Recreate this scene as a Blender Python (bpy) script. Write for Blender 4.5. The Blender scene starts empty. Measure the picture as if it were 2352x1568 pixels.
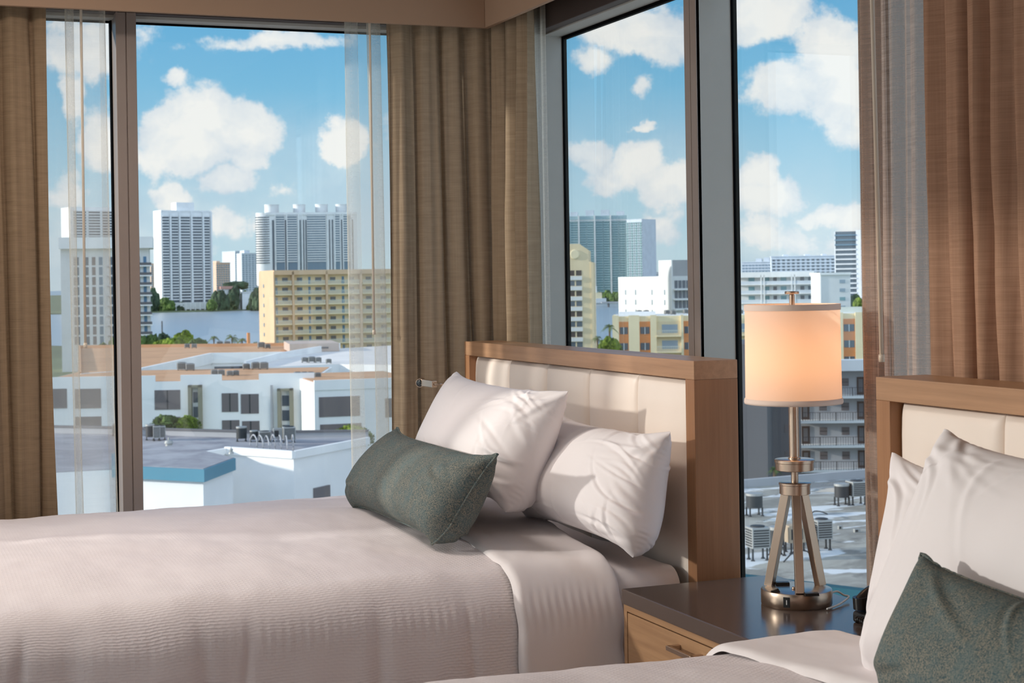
import bpy, bmesh, math, random
import numpy as np
from mathutils import Vector, Matrix, noise
random.seed(7); np.random.seed(7)
S=bpy.context.scene; COL=S.collection
PI=math.pi
# ------------------------------------------------------------------ camera
YAW,ROLL,F,CX,CY,ZC=math.radians(21.65),math.radians(-.90),3677.,1176.,644.7,1.37
fw=Vector((math.sin(YAW),math.cos(YAW),0)); rt=Vector((math.cos(YAW),-math.sin(YAW),0)); up=Vector((0,0,1))
r2=math.cos(ROLL)*rt+math.sin(ROLL)*up; u2=-math.sin(ROLL)*rt+math.cos(ROLL)*up
cd=bpy.data.cameras.new('camera'); cam=bpy.data.objects.new('camera',cd); COL.objects.link(cam)
m=Matrix((r2,u2,-fw)).transposed().to_4x4(); m.translation=(0,0,ZC); cam.matrix_world=m
cd.sensor_width=36; cd.lens=F/2352*36; cd.shift_y=-(784-CY)/2352; cd.clip_start=.05; cd.clip_end=20000
cd.dof.use_dof=True; cd.dof.focus_distance=4.0; cd.dof.aperture_fstop=15
S.camera=cam
# ------------------------------------------------------------------ exposure
S.view_settings.view_transform='Standard'; S.view_settings.look='None'
S.view_settings.exposure=0.0; S.view_settings.gamma=1; S.view_settings.use_curve_mapping=False
# ------------------------------------------------------------------ sun
sd=bpy.data.lights.new('sun','SUN'); sd.energy=4.6; sd.angle=math.radians(2.2); sd.color=(1,.94,.87)
sun=bpy.data.objects.new('sun',sd); COL.objects.link(sun)
sun.rotation_mode='QUATERNION'; sun.rotation_quaternion=Vector((1,-.34,-.26)).to_track_quat('-Z','Y')
# ------------------------------------------------------------------ sky with clouds
def pxuv(x,y):   # viewing direction of a photo point as slopes along two fixed compass axes
    d=fw+r2*(x-CX)/F-u2*(y-CY)/F
    return d.dot(rt)/d.dot(fw), d.z/d.dot(fw)
def srgb(r,g,b):
    f=lambda c:(c/255/12.92) if c/255<=.04045 else ((c/255+.055)/1.055)**2.4
    return (f(r),f(g),f(b),1)
W=bpy.data.worlds.new('world'); S.world=W; W.use_nodes=True
nt=W.node_tree; nt.nodes.clear()
def N(t,nt,**k):
    n=nt.nodes.new(t)
    for a,b in k.items(): setattr(n,a,b)
    return n
def L(nt,a,b): nt.links.new(a,b)
def mth(nt,op,a,b=None,c=None,clamp=False):
    n=nt.nodes.new('ShaderNodeMath'); n.operation=op; n.use_clamp=clamp
    for i,v in enumerate((a,b,c)):
        if v is None: continue
        if isinstance(v,(int,float)): n.inputs[i].default_value=v
        else: nt.links.new(v,n.inputs[i])
    return n.outputs[0]
def vmth(nt,op,a,b=None,out=0):
    n=nt.nodes.new('ShaderNodeVectorMath'); n.operation=op
    for i,v in enumerate((a,b)):
        if v is None: continue
        if isinstance(v,(tuple,list,Vector)): n.inputs[i].default_value=v
        else: nt.links.new(v,n.inputs[i])
    return n.outputs[out]
def mixc(nt,f,a,b):
    n=nt.nodes.new('ShaderNodeMix'); n.data_type='RGBA'
    for s,v in ((0,f),(6,a),(7,b)):
        if isinstance(v,(int,float)): n.inputs[s].default_value=v
        elif isinstance(v,(tuple,list)): n.inputs[s].default_value=tuple(v) if len(v)==4 else (*v,1)
        else: nt.links.new(v,n.inputs[s])
    return n.outputs[2]
def ramp(nt,f,stops):
    n=nt.nodes.new('ShaderNodeValToRGB'); cr=n.color_ramp
    while len(cr.elements)<len(stops): cr.elements.new(.5)
    for e,(p,c) in zip(cr.elements,stops): e.position=p; e.color=c if len(c)==4 else (*c,1)
    nt.links.new(f,n.inputs[0]); return n.outputs[0]
def smooth(nt,v,a,b):
    n=nt.nodes.new('ShaderNodeMapRange'); n.interpolation_type='SMOOTHSTEP'
    nt.links.new(v,n.inputs[0]); n.inputs[1].default_value=a; n.inputs[2].default_value=b
    return n.outputs[0]
def noise_t(nt,vec,scale,detail=5,rough=.5,out=0,lac=2,dist=0):
    n=nt.nodes.new('ShaderNodeTexNoise'); n.inputs['Scale'].default_value=scale; n.inputs['Detail'].default_value=detail
    n.inputs['Roughness'].default_value=rough; n.inputs['Lacunarity'].default_value=lac; n.inputs['Distortion'].default_value=dist
    if vec is not None: nt.links.new(vec,n.inputs['Vector'])
    return n.outputs[out]
tc=N('ShaderNodeTexCoord',nt); D=tc.outputs['Generated']
df=vmth(nt,'DOT_PRODUCT',D,tuple(fw),1); dr=vmth(nt,'DOT_PRODUCT',D,tuple(rt),1)
sep=N('ShaderNodeSeparateXYZ',nt); L(nt,D,sep.inputs[0]); dz=sep.outputs[2]
dfc=mth(nt,'MAXIMUM',df,.05)
uu=mth(nt,'DIVIDE',dr,dfc); vv=mth(nt,'DIVIDE',dz,dfc)
cmb=N('ShaderNodeCombineXYZ',nt); L(nt,uu,cmb.inputs[0]); L(nt,vv,cmb.inputs[1]); P0=cmb.outputs[0]
n1=noise_t(nt,P0,14,3,.55,1); w1=vmth(nt,'MULTIPLY',vmth(nt,'SUBTRACT',n1,(.5,.5,.5)),(.032,.026,0))
n2=noise_t(nt,P0,48,8,.6,1); w2=vmth(nt,'MULTIPLY',vmth(nt,'SUBTRACT',n2,(.5,.5,.5)),(.022,.020,0))
P1=vmth(nt,'ADD',vmth(nt,'ADD',P0,w1),w2)
# (x, y, radius x, radius y) of every cumulus heap; strength
BL=[(490,262,82,72,1),(570,318,85,62,1),(395,295,75,62,1),(420,345,120,58,1),(255,310,75,75,.95),(560,375,60,25,.7),(410,180,32,22,.55),
    (515,415,75,28,.75),(385,450,42,42,.8),(500,500,75,30,.55),(790,330,52,45,.95),(765,290,22,20,.6),(200,120,110,60,.8),(210,70,110,50,.6),
    (640,90,170,22,.55),(155,230,28,60,.7),(165,440,50,60,.6),(650,435,45,22,.35),(600,520,60,25,.3),(420,560,90,35,.35),
    (1365,360,42,45,.95),(1450,385,68,50,.95),(1530,430,60,48,.9),(1400,420,60,35,.85),(1465,297,26,14,.85),(1460,195,22,25,.4),(1500,70,120,70,.9),(1400,60,100,45,.7),
    (1360,130,50,30,.55),(1520,520,50,45,.55),(1740,395,50,42,.95),(1760,450,85,42,.95),(1740,30,110,65,.95),(1650,40,60,50,.9),(1900,130,85,85,1),(1810,200,85,55,1),
    (1930,230,85,90,1),(1970,290,55,50,1),(1900,490,85,26,.75),(1960,500,50,30,.8),(1740,520,60,45,.6),(1830,540,90,40,.45),(1920,560,70,30,.4),
    (2100,200,100,120,.9),(2250,420,120,90,.8),(1000,300,120,80,.9),(1100,150,110,60,.8)]
best=None; lit=None
for x,y,rx,ry,st in BL:
    u,v=pxuv(x,y)
    q=vmth(nt,'MULTIPLY',vmth(nt,'SUBTRACT',P1,(u,v,0)),(F/rx,F/ry,0))
    l=vmth(nt,'LENGTH',q,None,1)
    f=mth(nt,'MULTIPLY',mth(nt,'SUBTRACT',1.25,l),st)
    best=f if best is None else mth(nt,'SMOOTH_MAX',best,f,.25)
n3=noise_t(nt,P0,40,9,.68); n4=noise_t(nt,P0,9,4,.5)
dens=mth(nt,'ADD',best,mth(nt,'MULTIPLY',mth(nt,'SUBTRACT',n3,.5),1.3))
mask=smooth(nt,dens,-.02,.42)
# scattered clouds for the rest of the sky dome, thin veil near the horizon
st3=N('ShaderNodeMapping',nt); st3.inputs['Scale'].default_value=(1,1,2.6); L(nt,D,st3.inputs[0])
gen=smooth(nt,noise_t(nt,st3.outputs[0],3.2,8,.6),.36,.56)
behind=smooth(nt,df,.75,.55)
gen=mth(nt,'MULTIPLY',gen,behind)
veil=mth(nt,'MULTIPLY',smooth(nt,n4,.38,.72),smooth(nt,vv,.16,.0)); veil=mth(nt,'MULTIPLY',veil,.7)
mask=mth(nt,'MAXIMUM',mth(nt,'MAXIMUM',mask,gen),veil)
skyc=ramp(nt,mth(nt,'MULTIPLY',dz,2.5),[(0,srgb(206,230,240)),(.12,srgb(184,220,238)),(.3,srgb(128,195,232)),(.55,srgb(82,166,222)),(1,srgb(58,128,205))])
cl=noise_t(nt,P1,22,6,.6)
cloudc=ramp(nt,mth(nt,'ADD',mth(nt,'MULTIPLY',cl,.7),mth(nt,'MULTIPLY',dens,.18)),[(.24,srgb(206,220,235)),(.38,srgb(234,240,246)),(.52,srgb(255,254,252))])
skyf=mixc(nt,mask,skyc,cloudc)
# unseen clouds behind the camera, brightened to add light on facades and room
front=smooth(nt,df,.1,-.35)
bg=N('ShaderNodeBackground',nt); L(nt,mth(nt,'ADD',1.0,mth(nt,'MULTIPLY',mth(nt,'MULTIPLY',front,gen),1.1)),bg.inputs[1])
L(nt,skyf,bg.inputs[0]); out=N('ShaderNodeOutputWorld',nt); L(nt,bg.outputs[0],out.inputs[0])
# ------------------------------------------------------------------ points on known planes
CAM=Vector((0,0,ZC))
def ray(x,y): return fw+r2*(x-CX)/F-u2*(y-CY)/F
def atZ(x,y,z): d=ray(x,y); return CAM+d*((z-ZC)/d.z)
def atX(x,y,X): d=ray(x,y); return CAM+d*(X/d.x)
def atY(x,y,Y): d=ray(x,y); return CAM+d*(Y/d.y)
def atD(x,y,D_): return CAM+ray(x,y)*D_
# ------------------------------------------------------------------ materials
MATS={}
def mat(name,col=(.8,.8,.8),rough=.6,metal=0,spec=.5,build=None):
    if name in MATS: return MATS[name]
    m=bpy.data.materials.new(name); m.use_nodes=True; nt=m.node_tree
    b=nt.nodes['Principled BSDF']; b.inputs['Base Color'].default_value=col if len(col)==4 else (*col,1)
    b.inputs['Roughness'].default_value=rough; b.inputs['Metallic'].default_value=metal; b.inputs['Specular IOR Level'].default_value=spec
    if build: build(nt,b)
    MATS[name]=m; return m
def objco(nt,sc=(1,1,1),kind='Object'):
    t=N('ShaderNodeTexCoord',nt); mp=N('ShaderNodeMapping',nt); mp.inputs['Scale'].default_value=sc
    L(nt,t.outputs[kind],mp.inputs[0]); return mp.outputs[0]
def bump(nt,b,h,strength=.3,dist=.01):
    n=N('ShaderNodeBump',nt); n.inputs['Strength'].default_value=strength; n.inputs['Distance'].default_value=dist
    L(nt,h,n.inputs['Height']); L(nt,n.outputs[0],b.inputs['Normal'])
def stucco(c1,c2,scale=.25,bs=.1):
    def f(nt,b):
        v=objco(nt); n=noise_t(nt,v,scale,5,.6)
        L(nt,ramp(nt,n,[(.35,c1),(.65,c2)]),b.inputs['Base Color'])
    return f
def paint(name,c,var=.06,scale=.25,rough=.85,metal=0):
    c1=tuple(x*(1-var) for x in c[:3])+(1,); c2=tuple(min(1,x*(1+var)) for x in c[:3])+(1,)
    return mat(name,c,rough,metal,.3,stucco(c1,c2,scale))
def wood(name,ca,cb,rough=.38,axis=2,sc=1.0):
    def f(nt,b):
        s=[60*sc,60*sc,60*sc]; s[axis]=2.2*sc
        v=objco(nt,tuple(s)); n=noise_t(nt,v,1,6,.65)
        s2=[7*sc,7*sc,7*sc]; s2[axis]=.6*sc
        n2=noise_t(nt,objco(nt,tuple(s2)),1,3,.5,dist=.6)
        mx=mth(nt,'ADD',mth(nt,'MULTIPLY',n,.6),mth(nt,'MULTIPLY',n2,.4))
        L(nt,ramp(nt,mx,[(.34,ca),(.66,cb)]),b.inputs['Base Color']); bump(nt,b,n,.05,.002)
    return mat(name,ca,rough,0,.4,f)
M_wood=wood('headboard_wood',srgb(160,122,92),srgb(188,146,112),axis=1)
M_woodv=wood('headboard_wood_side',srgb(140,98,68),srgb(168,122,86),axis=2)
M_draw=wood('nightstand_wood',srgb(148,112,82),srgb(178,140,104),axis=1)
def f(nt,b):
    v=objco(nt); n=noise_t(nt,v,900,2,.5); n2=noise_t(nt,v,6,3,.5)
    L(nt,mixc(nt,mth(nt,'MULTIPLY',n,.5),srgb(74,62,57),srgb(112,98,92)),b.inputs['Base Color'])
M_stone=mat('nightstand_top',(.1,.08,.07),.17,0,.38,f)
def f(nt,b):
    v=objco(nt); n=noise_t(nt,v,260,3,.5); bump(nt,b,n,.08,.001)
M_leather=mat('cream_leather',srgb(240,226,214),.45,0,.4,f)
def linen(nt,b,c1,c2,weave=1.0):
    v=objco(nt); n=noise_t(nt,v,1400,2,.5); bump(nt,b,n,.06,.0006)
    n2=noise_t(nt,v,5,2,.5); L(nt,mixc(nt,n2,c1,c2),b.inputs['Base Color'])
M_case=mat('pillowcase_cotton',build=lambda nt,b:linen(nt,b,srgb(236,229,230),srgb(243,237,237)),rough=.75,spec=.2)
M_sheet=mat('sheet_cotton',build=lambda nt,b:linen(nt,b,srgb(234,227,227),srgb(242,235,235)),rough=.8,spec=.2)
def f(nt,b):
    uv=objco(nt,(1,1,1),'UV'); sp=N('ShaderNodeSeparateXYZ',nt); L(nt,uv,sp.inputs[0]); u,v=sp.outputs[0],sp.outputs[1]
    # woven rows: short pads in staggered rows
    wob=mth(nt,'MULTIPLY',mth(nt,'SUBTRACT',noise_t(nt,uv,9,3,.5),.5),.02)
    row=mth(nt,'MULTIPLY',mth(nt,'ADD',v,wob),1/.0068); ri=mth(nt,'FLOOR',row); 
    stag=mth(nt,'MULTIPLY',mth(nt,'MODULO',ri,2.0),.5)
    su=mth(nt,'ADD',mth(nt,'MULTIPLY',u,1/.017),stag)
    a=mth(nt,'ABSOLUTE',mth(nt,'SINE',mth(nt,'MULTIPLY',row,PI))); c=mth(nt,'ABSOLUTE',mth(nt,'SINE',mth(nt,'MULTIPLY',su,PI)))
    h=mth(nt,'MULTIPLY',mth(nt,'POWER',a,.7),mth(nt,'POWER',c,.4))
    st=smooth(nt,noise_t(nt,uv,4,3,.6),.3,.7)
    h=mth(nt,'MULTIPLY',h,mth(nt,'ADD',mth(nt,'MULTIPLY',st,.8),.2))
    big=noise_t(nt,objco(nt,(3,9,1),'UV'),1,4,.55)
    h=mth(nt,'ADD',h,mth(nt,'MULTIPLY',big,.6))
    bump(nt,b,h,.6,.0018)
    L(nt,mixc(nt,noise_t(nt,uv,3,2,.5),srgb(233,224,226),srgb(240,232,232)),b.inputs['Base Color'])
M_duvet=mat('duvet_matelasse',rough=.85,spec=.15,build=f)
def f(nt,b):
    v=objco(nt,(1,1,1)); 
    a=noise_t(nt,objco(nt,(700,260,700)),1,3,.6); c=noise_t(nt,objco(nt,(260,700,260)),1,3,.6); d=noise_t(nt,v,28,3,.6)
    m1=smooth(nt,mth(nt,'ADD',mth(nt,'MULTIPLY',a,.5),mth(nt,'MULTIPLY',c,.5)),.40,.62)
    col=mixc(nt,m1,srgb(66,86,92),srgb(146,140,126))
    col=mixc(nt,mth(nt,'MULTIPLY',smooth(nt,d,.4,.7),.45),col,srgb(90,112,116))
    L(nt,col,b.inputs['Base Color']); bump(nt,b,m1,.25,.001)
M_green=mat('teal_tweed',rough=.95,spec=.1,build=f)
def fabric(name,ca,cb,alpha=1.0,trans=.35,weave=.35):
    m=bpy.data.materials.new(name); m.use_nodes=True; nt=m.node_tree; nt.nodes.clear()
    o=N('ShaderNodeOutputMaterial',nt); d=N('ShaderNodeBsdfDiffuse',nt); t=N('ShaderNodeBsdfTranslucent',nt); tr=N('ShaderNodeBsdfTransparent',nt)
    h=noise_t(nt,objco(nt,(7,420,1),'UV'),1,4,.65); v=noise_t(nt,objco(nt,(330,4,1),'UV'),1,4,.6)
    big=noise_t(nt,objco(nt,(14,60,1),'UV'),1,3,.5)
    mx=mth(nt,'ADD',mth(nt,'ADD',mth(nt,'MULTIPLY',h,.5),mth(nt,'MULTIPLY',v,.25)),mth(nt,'MULTIPLY',big,.25))
    col=ramp(nt,mx,[(.30,ca),(.70,cb)])
    L(nt,col,d.inputs[0]); L(nt,col,t.inputs[0])
    bp=N('ShaderNodeBump',nt); bp.inputs['Strength'].default_value=.3; bp.inputs['Distance'].default_value=.001; L(nt,mx,bp.inputs['Height']); L(nt,bp.outputs[0],d.inputs['Normal'])
    m1=N('ShaderNodeMixShader',nt); m1.inputs[0].default_value=trans; L(nt,d.outputs[0],m1.inputs[1]); L(nt,t.outputs[0],m1.inputs[2])
    if alpha<1:
        m2=N('ShaderNodeMixShader',nt)
        ge=N('ShaderNodeNewGeometry',nt); c=mth(nt,'MAXIMUM',mth(nt,'ABSOLUTE',vmth(nt,'DOT_PRODUCT',ge.outputs['Normal'],ge.outputs['Incoming'],1)),.06)
        den=mth(nt,'POWER',1-alpha,mth(nt,'DIVIDE',mth(nt,'ADD',1.0,mth(nt,'MULTIPLY',mth(nt,'SUBTRACT',mx,.5),weave*3)),c))
        fac=mth(nt,'SUBTRACT',1.0,den,clamp=True)
        L(nt,fac,m2.inputs[0]); L(nt,tr.outputs[0],m2.inputs[1]); L(nt,m1.outputs[0],m2.inputs[2]); L(nt,m2.outputs[0],o.inputs[0])
    else: L(nt,m1.outputs[0],o.inputs[0])
    MATS[name]=m; return m
M_drape=fabric('drape_fabric',srgb(146,126,104),srgb(186,164,138),1,.25)
M_drapeL=fabric('drape_fabric_brown',srgb(122,101,80),srgb(158,134,108),1,.12)
M_drapeR=fabric('drape_fabric_warm',srgb(148,112,90),srgb(188,148,122),1,.12)
M_sheer=fabric('sheer_voile',srgb(226,218,202),srgb(246,240,228),.25,.6,.3)
M_sheerR=fabric('sheer_voile_weave',srgb(176,150,134),srgb(216,192,174),.42,.45,.7)
M_sheerbig=fabric('sheer_voile_plain',srgb(226,218,206),srgb(244,238,228),.60,.6,.3)
M_trim=paint('cream_plaster',srgb(160,132,110),.02,2)
M_ceil=paint('ceiling_white',srgb(228,218,206),.02,2)
M_wall=paint('wall_paint',srgb(150,124,104),.03,2)
M_floor=mat('carpet',srgb(120,98,80),.95,0,.1,stucco(srgb(78,60,50),srgb(104,84,70),40))
M_alu=paint('mullion_bronze',srgb(146,132,124),.03,6,.42,.0)
M_aluG=paint('mullion_grey_paint',srgb(172,170,164),.03,5,.5)
M_dark=mat('frame_dark_bronze',srgb(70,58,54),.5,0,.4)
M_gask=mat('black_gasket',(.003,.003,.0035),.95,0,.05)
def glass(name,tint,refl):
    m=bpy.data.materials.new(name); m.use_nodes=True; nt=m.node_tree; nt.nodes.clear()
    o=N('ShaderNodeOutputMaterial',nt); tr=N('ShaderNodeBsdfTransparent',nt); g=N('ShaderNodeBsdfGlossy',nt); mx=N('ShaderNodeMixShader',nt)
    tr.inputs[0].default_value=(*tint,1); g.inputs['Roughness'].default_value=0.0; g.inputs[0].default_value=(.95,1,1,1)
    ge=N('ShaderNodeNewGeometry',nt); c=mth(nt,'ABSOLUTE',vmth(nt,'DOT_PRODUCT',ge.outputs['Normal'],ge.outputs['Incoming'],1))
    fr=mth(nt,'ADD',mth(nt,'MULTIPLY',mth(nt,'POWER',mth(nt,'SUBTRACT',1.0,c,clamp=True),5.0),.96),.04)
    L(nt,mth(nt,'MULTIPLY',fr,refl,clamp=True),mx.inputs[0]); L(nt,tr.outputs[0],mx.inputs[1]); L(nt,g.outputs[0],mx.inputs[2]); L(nt,mx.outputs[0],o.inputs[0])
    return m
M_glass=glass('window_glass',(.97,.985,.98),1.0)
def brushed(name,c,rough=.3,an=.0): return mat(name,c,rough,1,.5)
M_nickel=brushed('brushed_nickel',srgb(196,176,158))
M_black=mat('black_plastic',(.008,.007,.007),.35)
M_slot=mat('socket_slots',(.15,.14,.13),.5)
M_white=mat('white_plastic',srgb(225,225,222),.4)
M_inkwhite=mat('white_print',srgb(220,220,220),.6)
# ------------------------------------------------------------------ mesh helpers
class MB:
    def __init__(s): s.v=[]; s.f=[]; s.uv=None
    def add(s,vs,fs):
        o=len(s.v); s.v+= [tuple(v) for v in vs]; s.f+=[tuple(i+o for i in q) for q in fs]; return s
    def box(s,x0,x1,y0,y1,z0,z1):
        return s.add([(x0,y0,z0),(x1,y0,z0),(x1,y1,z0),(x0,y1,z0),(x0,y0,z1),(x1,y0,z1),(x1,y1,z1),(x0,y1,z1)],
          [(0,3,2,1),(4,5,6,7),(0,1,5,4),(1,2,6,5),(2,3,7,6),(3,0,4,7)])
    def prism(s,pts,z0,z1):
        n=len(pts)
        return s.add([(x,y,z0) for x,y in pts]+[(x,y,z1) for x,y in pts],[tuple(range(n-1,-1,-1)),tuple(range(n,2*n))]+[(i,(i+1)%n,n+(i+1)%n,n+i) for i in range(n)])
    def lathe(s,prof,c=(0,0,0),n=48,cap=True):
        vs=[];k=len(prof)
        for r,z in prof:
            for i in range(n):
                a=2*PI*i/n; vs.append((c[0]+r*math.cos(a),c[1]+r*math.sin(a),c[2]+z))
        fs=[(j*n+i,j*n+(i+1)%n,(j+1)*n+(i+1)%n,(j+1)*n+i) for j in range(k-1) for i in range(n)]
        if cap: fs+=[tuple(range(n-1,-1,-1)),tuple((k-1)*n+i for i in range(n))]
        return s.add(vs,fs)
    def tube(s,pts,r,n=10):
        pts=[Vector(p) for p in pts]; vs=[]; k=len(pts); ref=Vector((0,0,1))
        for i,p in enumerate(pts):
            t=(pts[min(i+1,k-1)]-pts[max(i-1,0)]).normalized()
            a=t.cross(ref if abs(t.z)<.95 else Vector((1,0,0))).normalized(); b=a.cross(t)
            rr=r[i] if isinstance(r,(list,tuple)) else r
            for j in range(n):
                g=2*PI*j/n; vs.append(p+a*math.cos(g)*rr+b*math.sin(g)*rr)
        fs=[(i*n+j,i*n+(j+1)%n,(i+1)*n+(j+1)%n,(i+1)*n+j) for i in range(k-1) for j in range(n)]
        fs+=[tuple(range(n-1,-1,-1)),tuple((k-1)*n+j for j in range(n))]
        return s.add(vs,fs)
    def bar(s,p,q,w,t,side):   # rectangular bar from p to q, w along side
        p,q,side=Vector(p),Vector(q),Vector(side).normalized(); d=(q-p).normalized(); n=d.cross(side).normalized()
        vs=[c+side*(a*w/2)+n*(b*t/2) for c in (p,q) for a,b in ((-1,-1),(1,-1),(1,1),(-1,1))]
        return s.add(vs,[(0,3,2,1),(4,5,6,7),(0,1,5,4),(1,2,6,5),(2,3,7,6),(3,0,4,7)])
    def grid(s,fn,nu,nv,uvf=None):
        o=len(s.v)
        s.v+=[tuple(fn(i/nu,j/nv)) for j in range(nv+1) for i in range(nu+1)]
        s.f+=[(o+j*(nu+1)+i,o+j*(nu+1)+i+1,o+(j+1)*(nu+1)+i+1,o+(j+1)*(nu+1)+i) for j in range(nv) for i in range(nu)]
        if uvf:
            s.uv=[uvf(i/nu,j/nv) for j in range(nv+1) for i in range(nu+1)]
        return s
    def build(s,name,m,parent=None,smooth=False,bevel=0,seg=2,sub=0,angle=None):
        me=bpy.data.meshes.new(name); me.from_pydata(s.v,[],s.f)
        if s.uv:
            l=me.uv_layers.new(name='UVMap')
            for lp in me.loops: l.data[lp.index].uv=s.uv[lp.vertex_index]
        me.materials.append(m); me.validate(); me.update()
        if smooth:
            me.polygons.foreach_set('use_smooth',[True]*len(me.polygons))
            if angle: 
                try: me.set_sharp_from_angle(angle=math.radians(angle))
                except Exception: pass
        o=bpy.data.objects.new(name,me); COL.objects.link(o); o.parent=parent
        if bevel:
            b=o.modifiers.new('bevel','BEVEL'); b.width=bevel; b.segments=seg; b.limit_method='ANGLE'; b.harden_normals=False
        if sub:
            b=o.modifiers.new('sub','SUBSURF'); b.levels=b.render_levels=sub
        return o
def tag(o,label=None,cat=None,group=None,kind=None):
    if label: o['label']=label
    if cat: o['category']=cat
    if group: o['group']=group
    if kind: o['kind']=kind
    return o
def thing(name,loc=(0,0,0),rz=0,label=None,cat=None,group=None,kind=None):
    o=bpy.data.objects.new(name,None); COL.objects.link(o); o.location=loc; o.rotation_euler=(0,0,rz); o.empty_display_size=.1
    return tag(o,label,cat,group,kind)
def copy_tree(o,parent=None):
    c=o.copy(); COL.objects.link(c); c.parent=parent
    for ch in [x for x in COL.objects if x.parent==o]: copy_tree(ch,c)
    return c
def struct(o): o['kind']='structure'; return o
# ================================================================== ROOM SHELL
XB,YA=2.03,5.15           # room faces of the two glass walls
GD=.11                    # frame depth
XL,YN,ZCEIL=-1.9,-1.3,2.55
struct(MB().box(XL-.3,XB+.3,YN-.2,YA+.3,-.2,0).build('floor',M_floor))
struct(MB().box(XL-.3,XB+.3,YN-.2,YA+.3,ZCEIL,ZCEIL+.2).build('ceiling',M_ceil))
struct(MB().box(XL-.2,XB+.2,YN-.2,YN,0,ZCEIL).build('wall_back',M_wall))
struct(MB().box(XB,XB+.2,YN,1.35,0,ZCEIL).build('wall_right',M_wall))
struct(MB().box(XL-.2,XL,YN,0.2,0,ZCEIL).build('wall_left',M_wall))
# --- drop fascia hiding the curtain track, one board per glass wall meeting at the corner
SZ=2.21; SX,SY=1.888,4.962
struct(MB().box(XL,SX,SY,SY+.018,SZ,ZCEIL).build('trim_1',M_trim,bevel=.002))
struct(MB().box(SX,SX+.018,1.35,SY+.018,SZ,ZCEIL).build('trim_2',M_trim,bevel=.002))
# --- left glass wall (plane Y = YA)
ZTA,ZTB,ZSILL=2.225,2.182,.12
mA0=atY(274,600,YA).x; mA1=atY(321,600,YA).x
w1=struct(thing('window_1',(0,YA,0)))
def mull(w,x0,x1,z0,z1,parent,axis='x'):
    xm=(x0+x1)/2; g=.0016
    b=MB()
    b.box(x0,xm-g,0,GD,z0,z1).box(xm+g,x1,0,GD,z0,z1); b.box(xm-g,xm+g,.004,GD,z0,z1)
    return b.build('mullion',M_alu,parent,bevel=.0015)
mull(w1,mA0,mA1,0,ZTA+.05,w1)
mull(w1,-.95,-.885,0,ZTA+.05,w1)
MB().box(XL,XB+GD,0,.045,ZTA+.010,ZTA+.35).build('head_rail',M_dark,w1,bevel=.002)
MB().box(XL,XB+GD,.045,GD,ZTA,ZTA+.35).build('transom',M_aluG,w1,bevel=.002)
MB().box(XL,XB+GD,0,GD,0,ZSILL).build('bottom_rail',M_alu,w1,bevel=.002)
gk=MB()
for a,b_ in ((XL,-.95),(-.885,mA0),(mA1,XB)):
    gk.box(a,b_,GD-.004,GD+.014,ZTA-.005,ZTA+.001); gk.box(b_-.005,b_,GD-.02,GD+.014,ZSILL,ZTA)
gk.build('gasket',M_gask,w1)
for a,b_ in ((XL,-.95),(-.885,mA0),(mA1,XB)):
    MB().box(a,b_,GD,GD+.012,ZSILL-.02,ZTA+.02).build('pane',M_glass,w1)
# --- right glass wall (plane X = XB)
w2=struct(thing('window_2',(XB,0,0)))
jy=atX(1225,300,XB).y; my0=atX(1604,500,XB).y; my1=atX(1577,500,XB).y; ry1=atX(1982,800,XB).y; ry0=ry1-.10; r2y=1.35
def mullB(y0,y1):
    ym=(y0+y1)/2; g=.0012
    b=MB(); b.box(0,.012,y0,ym-g,0,ZTB+.1).box(0,.012,ym+g,y1,0,ZTB+.1); b.build('mullion_face',M_alu,w2,bevel=.001)
    MB().box(.003,GD,y0,y1,0,ZTB+.05).build('mullion',M_aluG,w2)
mullB(my0,my1); mullB(ry0,ry1)
MB().box(0,GD,jy,YA+GD,0,ZTB+.05).build('corner_post',M_aluG,w2)
MB().box(-.004,0,jy,YA,0,ZTB+.1).build('corner_cover',M_alu,w2)
MB().box(-.0,.04,1.35,YA,ZTB+.005,ZTB+.4).build('head_rail',M_dark,w2,bevel=.002)
MB().box(.04,GD,1.35,YA,ZTB,ZTB+.4).build('transom',M_aluG,w2,bevel=.002)
MB().box(0,GD,1.35,YA,0,ZSILL-.03).build('bottom_rail',M_alu,w2,bevel=.002)
gk=MB()
for a,b_ in ((my1,jy),(ry1,my0),(1.35,ry0)):
    gk.box(GD-.003,GD+.014,b_-.003,b_+.0,0,ZTB); gk.box(GD-.003,GD+.014,a,b_,ZTB-.010,ZTB)
gk.build('gasket',M_gask,w2)
for a,b_ in ((my1,jy),(ry1,my0),(1.35,ry0)):
    MB().box(GD,GD+.012,a,b_,ZSILL-.05,ZTB+.02).build('pane',M_glass,w2)
# --- glass wall at the foot of the beds (outside the frame to the left, lights the room)
w3=struct(thing('window_3',(XL,0,0)))
for y in (.2,5.1): MB().box(-.11,0,y,y+.06,0,ZCEIL).build('mullion',M_alu,w3)
MB().box(-.11,0,.2,YA,0,.12).build('bottom_rail',M_alu,w3); MB().box(-.11,0,.2,YA,2.49,ZCEIL).build('transom',M_alu,w3)
MB().box(-.10,-.09,.2,YA,.1,2.5).build('pane',M_glass,w3)
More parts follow.
